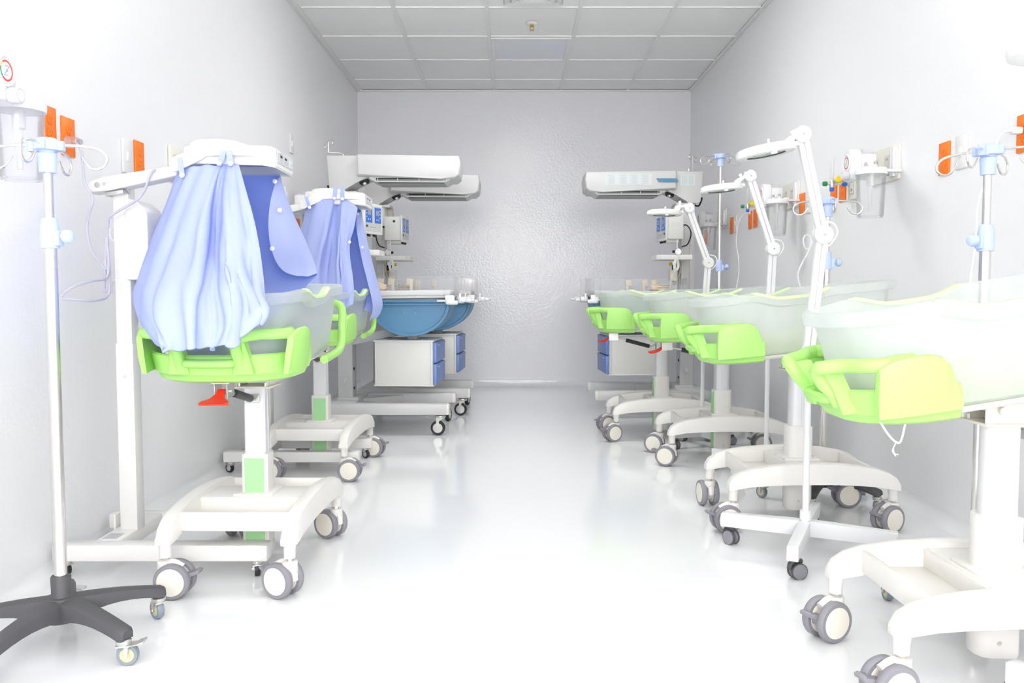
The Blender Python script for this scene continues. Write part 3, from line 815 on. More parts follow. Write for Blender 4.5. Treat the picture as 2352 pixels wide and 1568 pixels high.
# ------------------------------------------------------------------ phototherapy lamps
def rrect(x0, x1, y0, y1, r, n=6):
    pts = []
    for cx_, cy_, a0 in ((x1 - r, y0 + r, -PI / 2), (x1 - r, y1 - r, 0), (x0 + r, y1 - r, PI / 2), (x0 + r, y0 + r, PI)):
        for i in range(n + 1):
            a = a0 + PI / 2 * i / n
            pts.append((cx_ + r * math.cos(a), cy_ + r * math.sin(a)))
    return pts
def photo_lamp(loc, label, cord, dz=0.0):
    t = thing('phototherapy_lamp', label, 'phototherapy lamp', (loc[0], loc[1], 0), 0, 'phototherapy lamps')
    ox, oy = loc; UP = TR(0, 0, dz)
    def base():
        b = MB()
        for y in (-0.165, 0.185): b.box((0.165, y, 0.078), (0.635, 0.058, 0.050), 0.006)
        b.box((-0.01, 0.01, 0.082), (0.075, 0.32, 0.044), 0.005)
        b.box((-0.06, 0.03, 0.10), (0.006, 0.05, 0.08), 0.001)
        return b
    bs = cpart('pl_base', 'base', base, LAMPW, t)
    def blabel():
        b = MB(); b.box((-0.012, -0.105, 0.1045), (0.044, 0.055, 0.001), 0)
        b.m = 1
        for k in range(4): b.box((-0.012 + 0.003 * (k % 2), -0.124 + 0.013 * k, 0.1052), (0.028, 0.003, 0.0006), 0)
        return b
    tag(cpart('pl_blabel', 'rating_label', blabel, [LABELG, GREY2], bs), 'grey rating label')
    k = 0
    for x in (-0.125, 0.445):
        for y in (-0.165, 0.185):
            caster_plate(t, x, y, [2.6, 0.6, 1.9, -0.7][k], 0.022, 0.016, 0.053, DARK, GREY, ZINC, k == 0, key='pl'); k += 1
    def col():
        b = MB(); b.box((0, 0, 0.39), (0.055, 0.055, 0.60), 0.004)
        b.m = 1
        for z in (0.585,): b.cyl((0.0, -0.029, z), (0.0, -0.0265, z), 0.0055, seg=12)
        return b
    cpart('pl_col', 'column', col, [LAMPW, ZINC], t)
    cpart('pl_col2', 'inner_column', lambda: MB().box((0, 0, 0.91), (0.049, 0.049, 0.58), 0.004), LAMPW, t, UP)
    def cbox():
        b = MB()
        b.prism([(0.022, 0.885), (0.084, 0.885), (0.090, 0.895), (0.090, 1.085), (0.082, 1.105), (0.055, 1.128), (0.022, 1.135)], -0.045, 0.075, 'xz', 0.006)
        return b
    cb = cpart('pl_box', 'counterweight_box', cbox, LAMPW, t, UP)
    def cblabel():
        b = MB(); b.box((0.0905, -0.015, 0.940), (0.0012, 0.026, 0.075), 0)
        b.cyl((0.090, -0.015, 0.993), (0.0913, -0.015, 0.993), 0.015, seg=20)
        b.m = 1
        b.box((0.0915, -0.015, 0.993), (0.0006, 0.012, 0.006), 0)
        for z in (0.972, 0.960): b.box((0.0915, -0.015, z), (0.0006, 0.018, 0.004), 0)
        for z in (0.942, 0.925, 0.912): b.box((0.0915, -0.017, z), (0.0006, 0.010, 0.008), 0)
        return b
    tag(cpart('pl_boxlabel', 'label', cblabel, [LABELB, GREY2], cb), 'blue label strip')
    def hooks():
        b = MB()
        for z in (1.02, 0.872):
            s = 1 if z > 1 else -1
            b.tube([(-0.026, -0.01, z - s * 0.012), (-0.034, -0.01, z - s * 0.012), (-0.042, -0.01, z), (-0.042, -0.01, z + s * 0.026)], 0.0045, 8, 4)
        return b
    cpart('pl_hooks', 'cable_hook', hooks, LAMPW, t, UP)
    A0, A1 = V((-0.075, -0.02, 1.170)), V((0.238, -0.060, 1.218))
    def arm():
        b = MB(); d = A1 - A0
        ang = math.atan2(d.z, d.x)
        b.M = TR(*A0) @ RZ(math.atan2(d.y, d.x)) @ RY(-ang)
        L = d.length
        b.prism([(-0.012, -0.020), (0.06, -0.022), (L, -0.016), (L, 0.016), (0.06, 0.020), (0.0, 0.018), (-0.014, 0.008)], -0.028, 0.028, 'xz', 0.004)
        b.m = 1
        for x, r in ((0.012, 0.009), (0.034, 0.0055)): b.cyl((x + 0.01, -0.0305, 0), (x + 0.01, -0.027, 0), r, seg=14)
        b.box((0.065, 0, -0.030), (0.06, 0.04, 0.012), 0.002)
        return b
    cpart('pl_arm', 'arm', arm, [LAMPW, ZINC], t, UP)
    # head
    hx0, hx1, hy0, hy1 = 0.255, 0.525, -0.205, 0.030
    SQ = TR(0, 0, 1.215) @ Matrix.Diagonal((1, 1, 0.80, 1)) @ TR(0, 0, -1.215)
    def head():
        b = MB(); b.M = SQ
        R = []
        for z, g, r in ((1.2200, -0.012, 0.05), (1.2150, -0.004, 0.056), (1.222, 0.0, 0.06), (1.262, -0.002, 0.06), (1.276, -0.006, 0.055), (1.282, -0.016, 0.05)):
            R.append([(x, y, z + (-0.012 * max(0, (x - 0.44) / 0.085) if z < 1.23 else 0)) for x, y in rrect(hx0 - g * .3, hx1 + g, hy0 - g, hy1 + g, r * 0.55)])
        b.rings(R, True, False, True)
        # inner lip of the opening
        R = []
        for z, g in ((1.2200, -0.012), (1.226, -0.016), (1.255, -0.022)):
            R.append([(x, y, z + (-0.012 * max(0, (x - 0.44) / 0.085) if z < 1.23 else 0)) for x, y in rrect(hx0 - g, hx1 + g, hy0 - g, hy1 + g, 0.026)])
        b.rings(R, True, False, False)
        # dome
        R = []
        for z, g, r in ((1.270, 0.0, .06), (1.296, -0.004, .06), (1.306, -0.014, .055), (1.3105, -0.032, .045), (1.312, -0.06, .03)):
            R.append([(x, y, z) for x, y in rrect(hx0 + 0.006 - g, hx0 + 0.180 + g * 2.2, hy0 + 0.006 - g, hy1 - 0.006 + g, r)])
        b.rings(R)
        # swelling side wings
        for yy, s in ((hy0, -1), (hy1, 1)):
            R = []
            for i in range(11):
                u = i / 10; x = hx0 + 0.060 + 0.185 * u; k = math.sin(PI * u) ** 0.6 if 0 < u < 1 else 0.0
                e = 0.018 * k
                R.append([(x, yy - s * 0.01, 1.238), (x, yy + s * (e * .7), 1.238), (x, yy + s * e, 1.242), (x, yy + s * e, 1.262), (x, yy + s * (e * .6), 1.272), (x, yy - s * 0.01, 1.276)])
            b.rings(R)
        return b
    hd = cpart('pl_head', 'lamp_head', head, LAMPW, t, UP)
    def refl():
        b = MB(); b.M = SQ
        b.box(((hx0 + hx1) / 2, (hy0 + hy1) / 2, 1.256), (hx1 - hx0 - 0.04, hy1 - hy0 - 0.04, 0.004), 0.001)
        for k in range(6): b.cyl((hx0 + 0.03, hy0 + 0.035 + 0.033 * k, 1.246), (hx1 - 0.03, hy0 + 0.035 + 0.033 * k, 1.246), 0.006, seg=10)
        return b
    tag(cpart('pl_refl', 'reflector', refl, MIRROR, hd), 'silvery reflector with tubes')
    def panel():
        b = MB(); b.M = SQ; X = hx1 + 0.0006; ym = (hy0 + hy1) / 2
        b.box((X, ym, 1.247), (0.002, 0.165, 0.044), 0)
        b.m = 1
        for y in (-0.045, 0.004): b.box((X + 0.0012, ym + y, 1.245), (0.001, 0.036, 0.030), 0)
        b.m = 2
        for y in (-0.045, 0.004): b.box((X + 0.0018, ym + y - 0.002, 1.251), (0.001, 0.020, 0.008), 0)
        b.m = 3
        b.box((X + 0.0012, ym - 0.067, 1.263), (0.001, 0.024, 0.007), 0)
        b.box((X + 0.0012, ym + 0.058, 1.243), (0.001, 0.030, 0.026), 0)
        b.m = 1
        for z in (1.252, 1.244, 1.236): b.box((X + 0.0013, ym + 0.034, z), (0.001, 0.006, 0.005), 0)
        b.box((X + 0.002, ym + 0.06, 1.240), (0.001, 0.014, 0.010), 0)
        return b
    tag(cpart('pl_panel', 'control_panel', panel, [mat('panel_grey', (0.62, 0.63, 0.68), 0.5), LABELG, DARK, WHITE], hd), 'grey control panel')
    def bracket():
        b = MB()
        for y in (hy0 - 0.007, hy1 + 0.007):
            b.prism([(0.232, 1.192), (0.248, 1.190), (0.322, 1.224), (0.336, 1.236), (0.334, 1.252), (0.320, 1.260), (0.262, 1.240), (0.232, 1.228)], y - 0.004, y + 0.004, 'xz', 0.002)
        b.box((0.238, (hy0 + hy1) / 2, 1.210), (0.020, hy1 - hy0 + 0.02, 0.036), 0.008)
        b.m = 1
        for y, s in ((hy0 - 0.011, -1), (hy1 + 0.011, 1)): b.cyl((0.320, y - 0.001, 1.243), (0.320, y + 0.001, 1.243), 0.006, seg=14)
        return b
    cpart('pl_bracket', 'yoke', bracket, [LAMPW, ZINC], t, UP)
    if cord:
        pts = [at(u, v, y) - V((ox, oy, 0)) for u, v, y in cord]
        b = MB(); b.tube(pts, 0.0042, 8, 6)
        b.build('power_cable', CORDG, t)
        # clear plug body at the outlet
        p = pts[0]
        b = MB(); b.lathe([(0.018, -0.004), (0.019, 0.006), (0.016, 0.024), (0.012, 0.034), (0.006, 0.036)], p - V((0.012, -0.004, 0)), V((1, -0.2, 0)))
        b.m = 1; b.cyl(p + V((0.018, -0.002, 0)), p + V((0.030, -0.004, 0)), 0.008)
        b.build('plug', [CLEAR, GREY2], t)
    return t
cord1 = [(166, 326, 2.585), (176, 330, 2.55), (187, 348, 2.54), (190, 385, 2.545), (196, 424, 2.55), (213, 456, 2.55), (203, 495, 2.55), (200, 530, 2.55), (209, 572, 2.555), (228, 602, 2.56), (243, 618, 2.56),
         (249, 600, 2.565), (246, 555, 2.565), (243, 546, 2.565), (246, 580, 2.565), (251, 620, 2.565), (247, 660, 2.565), (240, 668, 2.565), (242, 620, 2.565), (244, 560, 2.56), (249, 590, 2.56), (245, 636, 2.55), (205, 646, 2.48), (165, 660, 2.44), (140, 683, 2.43), (165, 687, 2.42), (212, 690, 2.47), (247, 680, 2.55),
         (252, 640, 2.565), (247, 560, 2.57), (248, 512, 2.56), (256, 495, 2.55), (290, 474, 2.545), (318, 456, 2.54), (335, 430, 2.535), (344, 402, 2.53), (356, 390, 2.55), (384, 392, 2.60)]
photo_lamp((-1.205, 2.625), 'nearest phototherapy lamp on the left, column beside the IV stand', cord1)
photo_lamp((-1.200, 4.075), 'second phototherapy lamp on the left, farther from the camera', None, 0.038)

# ------------------------------------------------------------------ cloth drapes
def drape(name, label, profiles, ks, fold, straps, snaps, parent_loc, seed):
    ns = 26
    cols = []
    for pr in profiles:
        pts = [at(*p) for p in pr]
        sp = spline(pts, 12)
        # resample by arc length
        L = [0]
        for i in range(1, len(sp)): L.append(L[-1] + (sp[i] - sp[i - 1]).length)
        out = []; j = 0
        for k in range(ns + 1):
            d = L[-1] * k / ns
            while j < len(L) - 2 and L[j + 1] < d: j += 1
            f = (d - L[j]) / max(1e-9, L[j + 1] - L[j])
            out.append(sp[j].lerp(sp[j + 1], min(1, max(0, f))))
        cols.append(out)
    rows = []
    for r in range(ns + 1):
        rows.append(spline([c[r] for c in cols], ks))
    nc = len(rows[0])
    # wrinkles: soft vertical folds plus fine creases, growing away from the straps
    for r in range(ns + 1):
        t = r / ns
        for c in range(nc):
            a = rows[r][max(0, c - 1)]; b_ = rows[r][min(nc - 1, c + 1)]
            up = rows[min(ns, r + 1)][c] - rows[max(0, r - 1)][c]
            n = (b_ - a).cross(up)
            if n.length < 1e-9: continue
            n.normalize()
            e = min(1, c / 4, (nc - 1 - c) / 4)
            w = fold * (0.15 + t) * e * min(1.0, 0.12 + max(0, nc - 1 - 2.5 * ks - c) / 14)
            d = w * math.sin(c * 0.78 + 1.6 * math.sin(2.2 * t + seed)) * 0.45
            d += w * 0.9 * noise.noise(V((c * 0.11 + seed, t * 2.3, seed * 3.1)))
            d += w * 0.5 * noise.noise(V((c * 0.31, t * 6.0 + c * 0.12, seed)))
            rows[r][c] = rows[r][c] + n * d
    b = MB(); b.rings([[tuple(p) for p in row] for row in rows], False, False, False)
    # keep local coordinates near the thing
    o = b.build(name, CLOTH, None, 180)
    tag(o, label, 'cloth drape', 'blue cloth drapes')
    md = o.modifiers.new('thickness', 'SOLIDIFY'); md.thickness = 0.0016; md.offset = 0
    md = o.modifiers.new('smooth', 'SUBSURF'); md.levels = 1; md.render_levels = 1
    for sp_, w in straps:
        pts = spline([at(*p) for p in sp_], 5)
        b = MB(); R = []
        for i, p in enumerate(pts):
            a = pts[max(0, i - 1)]; c = pts[min(len(pts) - 1, i + 1)]
            T_ = (c - a).normalized(); s = T_.cross(V((0.12, -1, 0.2))).normalized() * w / 2
            n = s.cross(T_).normalized() * 0.0012
            R.append([p - s - n, p + s - n, p + s + n, p - s + n])
        b.rings(R)
        st = b.build('strap', CLOTH, o)
        e = at(*sp_[-1]); d = at(*sp_[-2]); q = e.lerp(d, 0.18) + V((0, -0.004, 0))
        tag(MB().lathe([(0.0072, 0), (0.0072, 0.002), (0.005, 0.0035), (0.001, 0.0038)], q, (0.15, -1, 0.15), 16).build('snap', WHITEM, st), 'white snap')
    for p in snaps:
        q = at(*p) + V((0, -0.003, 0))
        tag(MB().lathe([(0.0072, 0), (0.0072, 0.002), (0.005, 0.0035), (0.001, 0.0038)], q, (0.15, -1, 0.15), 16).build('snap', WHITEM, o), 'white snap')
    return o
P1 = [
    [(549, 378, 2.415), (562, 425, 2.35), (583, 500, 2.28), (597, 570, 2.22), (606, 640, 2.16), (610, 685, 2.11), (622, 712, 2.06), (603, 746, 2.05)],
    [(538, 376, 2.412), (546, 440, 2.32), (556, 520, 2.25), (566, 600, 2.18), (576, 655, 2.12), (592, 700, 2.05), (604, 718, 2.02), (592, 744, 2.03)],
    [(526, 374, 2.418), (522, 440, 2.31), (520, 520, 2.22), (525, 590, 2.15), (538, 645, 2.10), (552, 695, 2.07), (552, 740, 2.045), (544, 783, 2.045)],
    [(519, 374, 2.430), (508, 430, 2.38), (503, 500, 2.31), (499, 570, 2.24), (500, 640, 2.15), (508, 700, 2.10), (512, 750, 2.075), (500, 797, 2.070)],
    [(512, 375, 2.424), (500, 420, 2.38), (494, 480, 2.34), (490, 560, 2.27), (485, 630, 2.17), (478, 690, 2.11), (483, 745, 2.080), (484, 797, 2.075)],
    [(500, 377, 2.415), (480, 430, 2.34), (464, 510, 2.25), (452, 590, 2.17), (444, 655, 2.10), (438, 710, 2.05), (440, 752, 2.030), (445, 800, 2.03)],
    [(470, 379, 2.415), (440, 450, 2.34), (416, 530, 2.26), (395, 610, 2.18), (378, 680, 2.10), (372, 725, 2.06), (385, 760, 2.040), (400, 805, 2.04)],
    [(440, 382, 2.42), (410, 455, 2.37), (383, 540, 2.30), (358, 620, 2.22), (340, 690, 2.16), (343, 740, 2.10), (354, 775, 2.060), (368, 800, 2.055)],
    [(416, 388, 2.44), (391, 460, 2.44), (362, 540, 2.42), (335, 620, 2.38), (314, 675, 2.37), (318, 710, 2.36), (333, 740, 2.35), (346, 765, 2.34)],
    [(410, 392, 2.50), (385, 460, 2.52), (355, 540, 2.53), (325, 620, 2.52), (302, 675, 2.48), (308, 715, 2.46), (335, 752, 2.44), (360, 770, 2.44)],
    [(416, 395, 2.60), (398, 460, 2.66), (370, 540, 2.70), (345, 610, 2.72), (335, 660, 2.66), (350, 700, 2.62), (380, 725, 2.60), (392, 760, 2.52), (398, 792, 2.30)],
    [(450, 395, 2.655), (448, 460, 2.72), (440, 540, 2.78), (436, 600, 2.80), (440, 640, 2.78), (450, 690, 2.74), (455, 720, 2.72), (456, 760, 2.58), (452, 780, 2.42), (452, 798, 2.26)],
    [(520, 396, 2.655), (524, 460, 2.73), (528, 530, 2.78), (530, 590, 2.79), (532, 640, 2.78), (536, 690, 2.74), (538, 720, 2.72), (540, 760, 2.56), (540, 782, 2.40), (544, 798, 2.27)],
    [(585, 398, 2.655), (590, 460, 2.72), (598, 530, 2.76), (604, 590, 2.78), (610, 635, 2.78), (615, 680, 2.76), (618, 710, 2.75), (622, 735, 2.75)],
    [(640, 400, 2.655), (652, 445, 2.68), (678, 510, 2.73), (702, 565, 2.76), (716, 600, 2.78), (722, 618, 2.78), (724, 628, 2.78), (726, 636, 2.77)],
    [(638, 408, 2.62), (645, 450, 2.62), (660, 510, 2.63), (676, 560, 2.66), (690, 595, 2.70), (698, 615, 2.72), (702, 626, 2.73), (706, 635, 2.73)],
    [(634, 415, 2.60), (622, 455, 2.58), (616, 505, 2.57), (618, 550, 2.575), (628, 590, 2.60), (642, 615, 2.63), (660, 628, 2.66), (684, 634, 2.69)],
]
drape('cloth_drape', 'blue cloth drape hanging from the nearest lamp over its bassinet', P1, 7, 0.024,
      [([(412, 362, 2.402), (414, 378, 2.398), (417, 392, 2.400), (420, 405, 2.405)], 0.014),
       ([(513, 346, 2.398), (511, 357, 2.394), (508, 367, 2.396), (503, 377, 2.402)], 0.016),
       ([(526, 345, 2.398), (527, 357, 2.394), (529, 367, 2.396), (531, 378, 2.402)], 0.016)],
      [(643, 483, 2.585), (626, 571, 2.585), (632, 417, 2.59), (606, 690, 2.17)], (-0.85, 2.5), 1.7)
P2 = [
    [(822, 476, 3.87), (818, 500, 3.86), (812, 530, 3.85), (804, 556, 3.845), (804, 590, 3.83), (810, 630, 3.80), (813, 665, 3.77), (812, 700, 3.76)],
    [(800, 460, 3.866), (795, 500, 3.83), (788, 550, 3.80), (785, 600, 3.77), (786, 640, 3.75), (787, 670, 3.74), (790, 690, 3.735), (792, 705, 3.73)],
    [(784, 452, 3.868), (780, 500, 3.83), (776, 550, 3.80), (774, 600, 3.77), (774, 640, 3.75), (772, 670, 3.74), (772, 690, 3.735), (774, 706, 3.73)],
    [(776, 450, 3.90), (770, 500, 3.88), (764, 550, 3.85), (758, 600, 3.83), (754, 640, 3.80), (752, 670, 3.78), (752, 690, 3.77), (753, 702, 3.76)],
    [(766, 451, 3.868), (754, 500, 3.84), (742, 550, 3.80), (730, 600, 3.77), (722, 640, 3.75), (720, 670, 3.73), (720, 690, 3.72), (722, 702, 3.72)],
    [(738, 456, 3.868), (726, 500, 3.85), (714, 550, 3.83), (700, 600, 3.80), (690, 640, 3.78), (686, 670, 3.76), (688, 690, 3.74), (692, 705, 3.73)],
    [(712, 466, 3.885), (704, 500, 3.90), (694, 535, 3.91), (680, 580, 3.91), (668, 620, 3.90), (662, 655, 3.89), (668, 685, 3.87), (676, 700, 3.86)],
    [(706, 470, 3.97), (698, 505, 4.00), (688, 535, 4.02), (676, 580, 4.03), (664, 620, 4.02), (662, 655, 3.99), (674, 690, 3.96), (684, 705, 3.95)],
    [(716, 472, 4.10), (712, 505, 4.15), (706, 545, 4.18), (702, 590, 4.20), (700, 625, 4.18), (702, 655, 4.14), (706, 680, 4.12), (710, 700, 4.11)],
    [(770, 474, 4.105), (772, 510, 4.16), (775, 550, 4.20), (776, 590, 4.22), (778, 630, 4.22), (780, 660, 4.18), (781, 685, 4.16), (782, 705, 4.15)],
    [(815, 476, 4.105), (822, 510, 4.15), (830, 550, 4.18), (836, 590, 4.21), (840, 630, 4.22), (842, 660, 4.20), (843, 690, 4.18), (844, 715, 4.17)],
    [(829, 482, 4.09), (838, 530, 4.12), (849, 580, 4.16), (862, 630, 4.20), (870, 660, 4.22), (878, 690, 4.22), (877, 712, 4.21), (868, 728, 4.20)],
    [(826, 486, 4.06), (832, 530, 4.07), (842, 580, 4.10), (854, 630, 4.13), (862, 665, 4.15), (868, 692, 4.16), (864, 712, 4.16), (856, 732, 4.16)],
    [(820, 488, 4.04), (818, 520, 4.03), (824, 560, 4.04), (832, 600, 4.06), (842, 640, 4.08), (852, 680, 4.10), (856, 710, 4.12), (848, 738, 4.13)],
]
drape('cloth_drape', 'blue cloth drape hanging from the second, farther lamp on the left', P2, 7, 0.024,
      [([(703, 452, 3.855), (706, 462, 3.85), (709, 470, 3.852), (712, 478, 3.857)], 0.014),
       ([(771, 429, 3.852), (770, 440, 3.848), (769, 448, 3.85), (768, 457, 3.854)], 0.019),
       ([(786, 429, 3.852), (786, 440, 3.848), (786, 448, 3.85), (787, 459, 3.854)], 0.019)],
      [(822, 491, 4.02), (803, 556, 3.83), (832, 568, 4.03)], (-0.85, 3.95), 4.3)

# ------------------------------------------------------------------ radiant warmers
def warmer(loc, label, mir, plates, iv_pole, yaw):
    MIR[0] = mir
    t = thing('radiant_warmer', label, 'radiant warmer', (loc[0], loc[1], 0), 0, 'radiant baby warmers')
    sfx = 'l' if mir > 0 else 'r'
    yf = -0.245
    def base():
        b = MB()
        for s in (-1, 1):
            b.box((0.265, s * 0.272, 0.157), (0.75, 0.070, 0.066), 0.008)
            b.prism([(-0.02, s * 0.06), (-0.02, s * 0.25), (0.36, s * 0.25), (0.31, s * 0.235), (0.13, s * 0.06)], 0.134, 0.178, 'xy', 0.003)
        b.box((-0.01, 0, 0.157), (0.20, 0.52, 0.062), 0.006)
        b.box((0.02, 0, 0.195), (0.13, 0.20, 0.016), 0.003)
        return b
    bs = cpart('w_base', 'base', base, GREY, t)
    def caps():
        b = MB()
        for s in (-1, 1): b.box((0.645, s * 0.272, 0.157), (0.03, 0.0705, 0.0665), 0.012)
        return b
    cpart('w_caps', 'end_cap', caps, CREAM, bs)
    k = 0
    for x in (-0.06, 0.605):
        for y in (-0.272, 0.272):
            caster_plate(t, x, y, [2.8, 0.5, 3.05 if mir > 0 else 1.8, 1.35][k], 0.044, 0.026, 0.122, DARK, ZINC, ZINC, k == 2, key='w'); k += 1
    def col():
        b = MB()
        b.box((0, 0, 0.83), (0.092, 0.13, 1.27), 0.006)
        b.box((0.047, 0, 1.1), (0.006, 0.045, 0.70), 0.001); b.box((0.051, 0, 1.1), (0.003, 0.015, 0.70), 0.001)
        for s in (-0.02, 0.02): b.box((s, -0.067, 1.1), (0.014, 0.008, 0.66), 0.001)
        b.m = 1
        for z in (0.255, 0.375): b.cyl((0.046, -0.03, z), (0.052, -0.03, z), 0.009, seg=8)
        return b
    cpart('w_col', 'column', col, [GREY, DARK], t)
    def knob():
        b = MB(); b.cyl((0.0, -0.065, 0.315), (0.0, -0.085, 0.312), 0.006, seg=10); b.box((0.006, -0.092, 0.310), (0.022, 0.012, 0.034), 0.004, 2, RY(0.4)); return b
    cpart('w_knob', 'lock_knob', knob, GREY, t)
    def arm():
        b = MB()
        d = V((0.33, 0, 0.075)); b.M = TR(0.03, 0, 0.545) @ RY(-math.atan2(d.z, d.x))
        b.box((0.19, 0, 0), (0.38, 0.09, 0.052), 0.005); return b
    cpart('w_arm', 'support_arm', arm, GREY, t)
    # half-round blue cradle under the bed
    def cradle():
        b = MB(); cx_, a_, d_ = 0.425, 0.240, 0.205; zt = 0.792
        def half(k, zt_=zt):
            return [(cx_ + a_ * k * math.cos(PI + PI * i / 28), zt - d_ * k * math.sin(PI * i / 28)) for i in range(29)]
        R = []
        for y, k in ((-0.262, 0.90), (-0.262, 0.905), (-0.275, 0.925), (-0.275, 0.985), (-0.268, 1.0), (-0.150, 1.0), (-0.146, 0.985), (-0.130, 0.985), (-0.126, 1.0), (0.126, 1.0), (0.130, 0.985), (0.146, 0.985), (0.150, 1.0), (0.268, 1.0), (0.275, 0.985), (0.275, 0.925), (0.262, 0.905), (0.262, 0.90)):
            R.append([(x, y, z) for x, z in half(k)])
        b.rings(R)
        b.box((cx_, 0, zt - 0.016), (2 * a_ + 0.002, 0.556, 0.008), 0.002)
        b.box((cx_, 0, zt + 0.004), (2 * a_ + 0.02, 0.55, 0.016), 0.004)
        return b
    cr = cpart('w_cradle', 'cradle', cradle, SLATE, t); tag(cr, 'half-round slate blue cradle')
    def screws():
        b = MB()
        for x in (0.395, 0.458):
            for z in (0.728, 0.757): b.sphere((x, -0.263, z), 0.0038, seg=10)
        return b
    tag(cpart('w_screws', 'screw', screws, ZINC, cr), 'silver screws')
    # cabinet
    Mc = TR(0.41, -0.06, 0) @ RZ(-0.06 * mir) @ TR(-0.41, 0.06, 0)
    if mir < 0: Mc = TR(-0.41, -0.06, 0) @ RZ(0.06) @ TR(0.41, 0.06, 0)
    def cab():
        b = MB()
        b.box((0.395, -0.06, 0.425), (0.350, 0.36, 0.262), 0.003)
        b.box((0.395, -0.06, 0.559), (0.364, 0.375, 0.010), 0.003); b.box((0.395, -0.06, 0.292), (0.360, 0.37, 0.008), 0.002)
        b.box((0.228, -0.06, 0.425), (0.008, 0.372, 0.262), 0.002)
        b.box((0.565, yf, 0.425), (0.010, 0.008, 0.262), 0.001)
        b.box((0.42, -0.06, 0.578), (0.055, 0.09, 0.04), 0.005)
        b.m = 1
        for x in (0.28, 0.50):
            for y in (-0.2, -0.02): b.cyl((x, y, 0.562), (x, y, 0.568), 0.004, seg=8)
        return b
    cb = cpart('w_cab', 'cabinet', cab, [IVORY if False else mat('ivory_cabinet', (0.76, 0.75, 0.72), 0.45), GREY2], t, Mc)
    for i, z in enumerate((0.490, 0.360)):
        def drw(z=z):
            b = MB()
            b.box((0.578, -0.06, z), (0.030, 0.352, 0.122), 0.005)
            b.box((0.593, -0.06, z + 0.050), (0.012, 0.30, 0.014), 0.003)
            return b
        dr = cpart(('w_drw', i), 'drawer', drw, DRAWBLUE, cb); tag(dr, 'blue drawer front')
        def tab(z=z): return MB().box((0.5945, -0.16, z + 0.045), (0.006, 0.045, 0.012), 0.001)
        cpart(('w_tab', i), 'handle', tab, WHITE, dr)
    # bed
    def deck():
        b = MB()
        b.box((0.37, 0, 0.8145), (0.62, 0.56, 0.014), 0.004)
        for s in (-1, 1): b.cyl((0.08, s * 0.24, 0.800), (0.66, s * 0.24, 0.800), 0.007, seg=10)
        return b
    dk = cpart('w_deck', 'bed_deck', deck, GREY, t, RY(-0.012 * mir) @ TR(0, 0, 0))
    def matt(): return MB().box((0.375, 0, 0.838), (0.60, 0.54, 0.034), 0.010, 3)
    cpart('w_matt', 'mattress', matt, WHITE, t, RY(-0.012 * mir))
    def panels():
        b = MB()
        for s in (-1, 1): b.box((0.365, s * 0.287, 0.885), (0.62, 0.006, 0.115), 0.001, 1)
        b.box((0.690, 0, 0.885), (0.006, 0.53, 0.115), 0.001, 1)
        b.box((0.045, 0, 0.885), (0.006, 0.53, 0.115), 0.001, 1)
        for s in (-1, 1):
            b.box((0.645, s * 0.293, 0.882), (0.038, 0.006, 0.125), 0.001, 1); b.box((0.715, s * 0.20, 0.882), (0.006, 0.038, 0.125), 0.001, 1)
        return b
    tag(cpart('w_panels', 'side_panel', panels, ACRYL, t), 'clear acrylic bed sides')
    for s in (-1, 1):
        def clamp(s=s):
            b = MB()
            b.box((0.665, s * 0.296, 0.806), (0.055, 0.032, 0.052), 0.007)
            b.box((0.680, s * 0.318, 0.788), (0.072, 0.020, 0.026), 0.009)
            b.box((0.735, s * 0.255, 0.806), (0.050, 0.07, 0.030), 0.008)
            b.box((0.770, s * 0.225, 0.800), (0.040, 0.03, 0.024), 0.010)
            b.box((0.725, s * 0.292, 0.815), (0.012, 0.02, 0.055), 0.003)
            b.box((0.615, s * 0.312, 0.798), (0.05, 0.012, 0.010), 0.003)
            return b
        cpart(('w_clamp', s), 'corner_latch', clamp, WHITE, t)
    def tubing():
        b = MB()
        pts = [(0.20 + 0.075 * math.cos(a) * (1 - a * 0.02), -0.10 + 0.10 * math.sin(a), 0.8585 + 0.0025 * a) for a in [i * 0.5 for i in range(34)]]
        b.tube(pts, 0.0045, 8)
        b.tube([(0.20, -0.15, 0.875), (0.12, -0.12, 0.90), (0.06, -0.08, 0.97), (0.052, -0.06, 1.05)], 0.004, 8, 6)
        b.lathe([(0.008, 0), (0.03, 0.02), (0.034, 0.045), (0.030, 0.047)], (0.23, -0.16, 0.857), (0.3, 0, 1))
        return b
    tag(cpart('w_tubing', 'breathing_tube', tubing, mat('tan_tubing', (0.78, 0.62, 0.44), 0.35), t), 'coiled tan tubing on the mattress')
    def clips():
        b = MB()
        for x in (0.17, 0.24, 0.36):
            b.box((x, 0.275, 0.915), (0.045, 0.020, 0.05), 0.006, 2, RY(0.15)); b.box((x + 0.012, 0.265, 0.88), (0.02, 0.02, 0.05), 0.004)
        return b
    tag(cpart('w_clips', 'tube_holder', clips, mat('beige_rubber', (0.80, 0.72, 0.58), 0.5), t), 'beige tube holders on the far bed side')
    # hood
    def hood():
        b = MB()
        y0, y1 = -0.150, 0.150
        b.prism([(0.10, 1.545), (0.60, 1.528), (0.685, 1.530), (0.712, 1.552), (0.720, 1.62), (0.712, 1.664), (0.10, 1.674)], y0, y1, 'xz', 0.012, 3)
        b.prism([(-0.090, 1.674), (-0.075, 1.47), (-0.05, 1.455), (0.02, 1.462), (0.085, 1.515), (0.17, 1.545), (0.18, 1.66), (0.10, 1.672)], -0.105, 0.105, 'xz', 0.006)
        b.prism([(0.17, 1.53), (0.21, 1.512), (0.63, 1.510), (0.665, 1.532), (0.65, 1.545), (0.17, 1.547)], -0.120, 0.120, 'xz', 0.004)
        b.box((0.03, 0, 1.455), (0.11, 0.15, 0.02), 0.004)
        return b
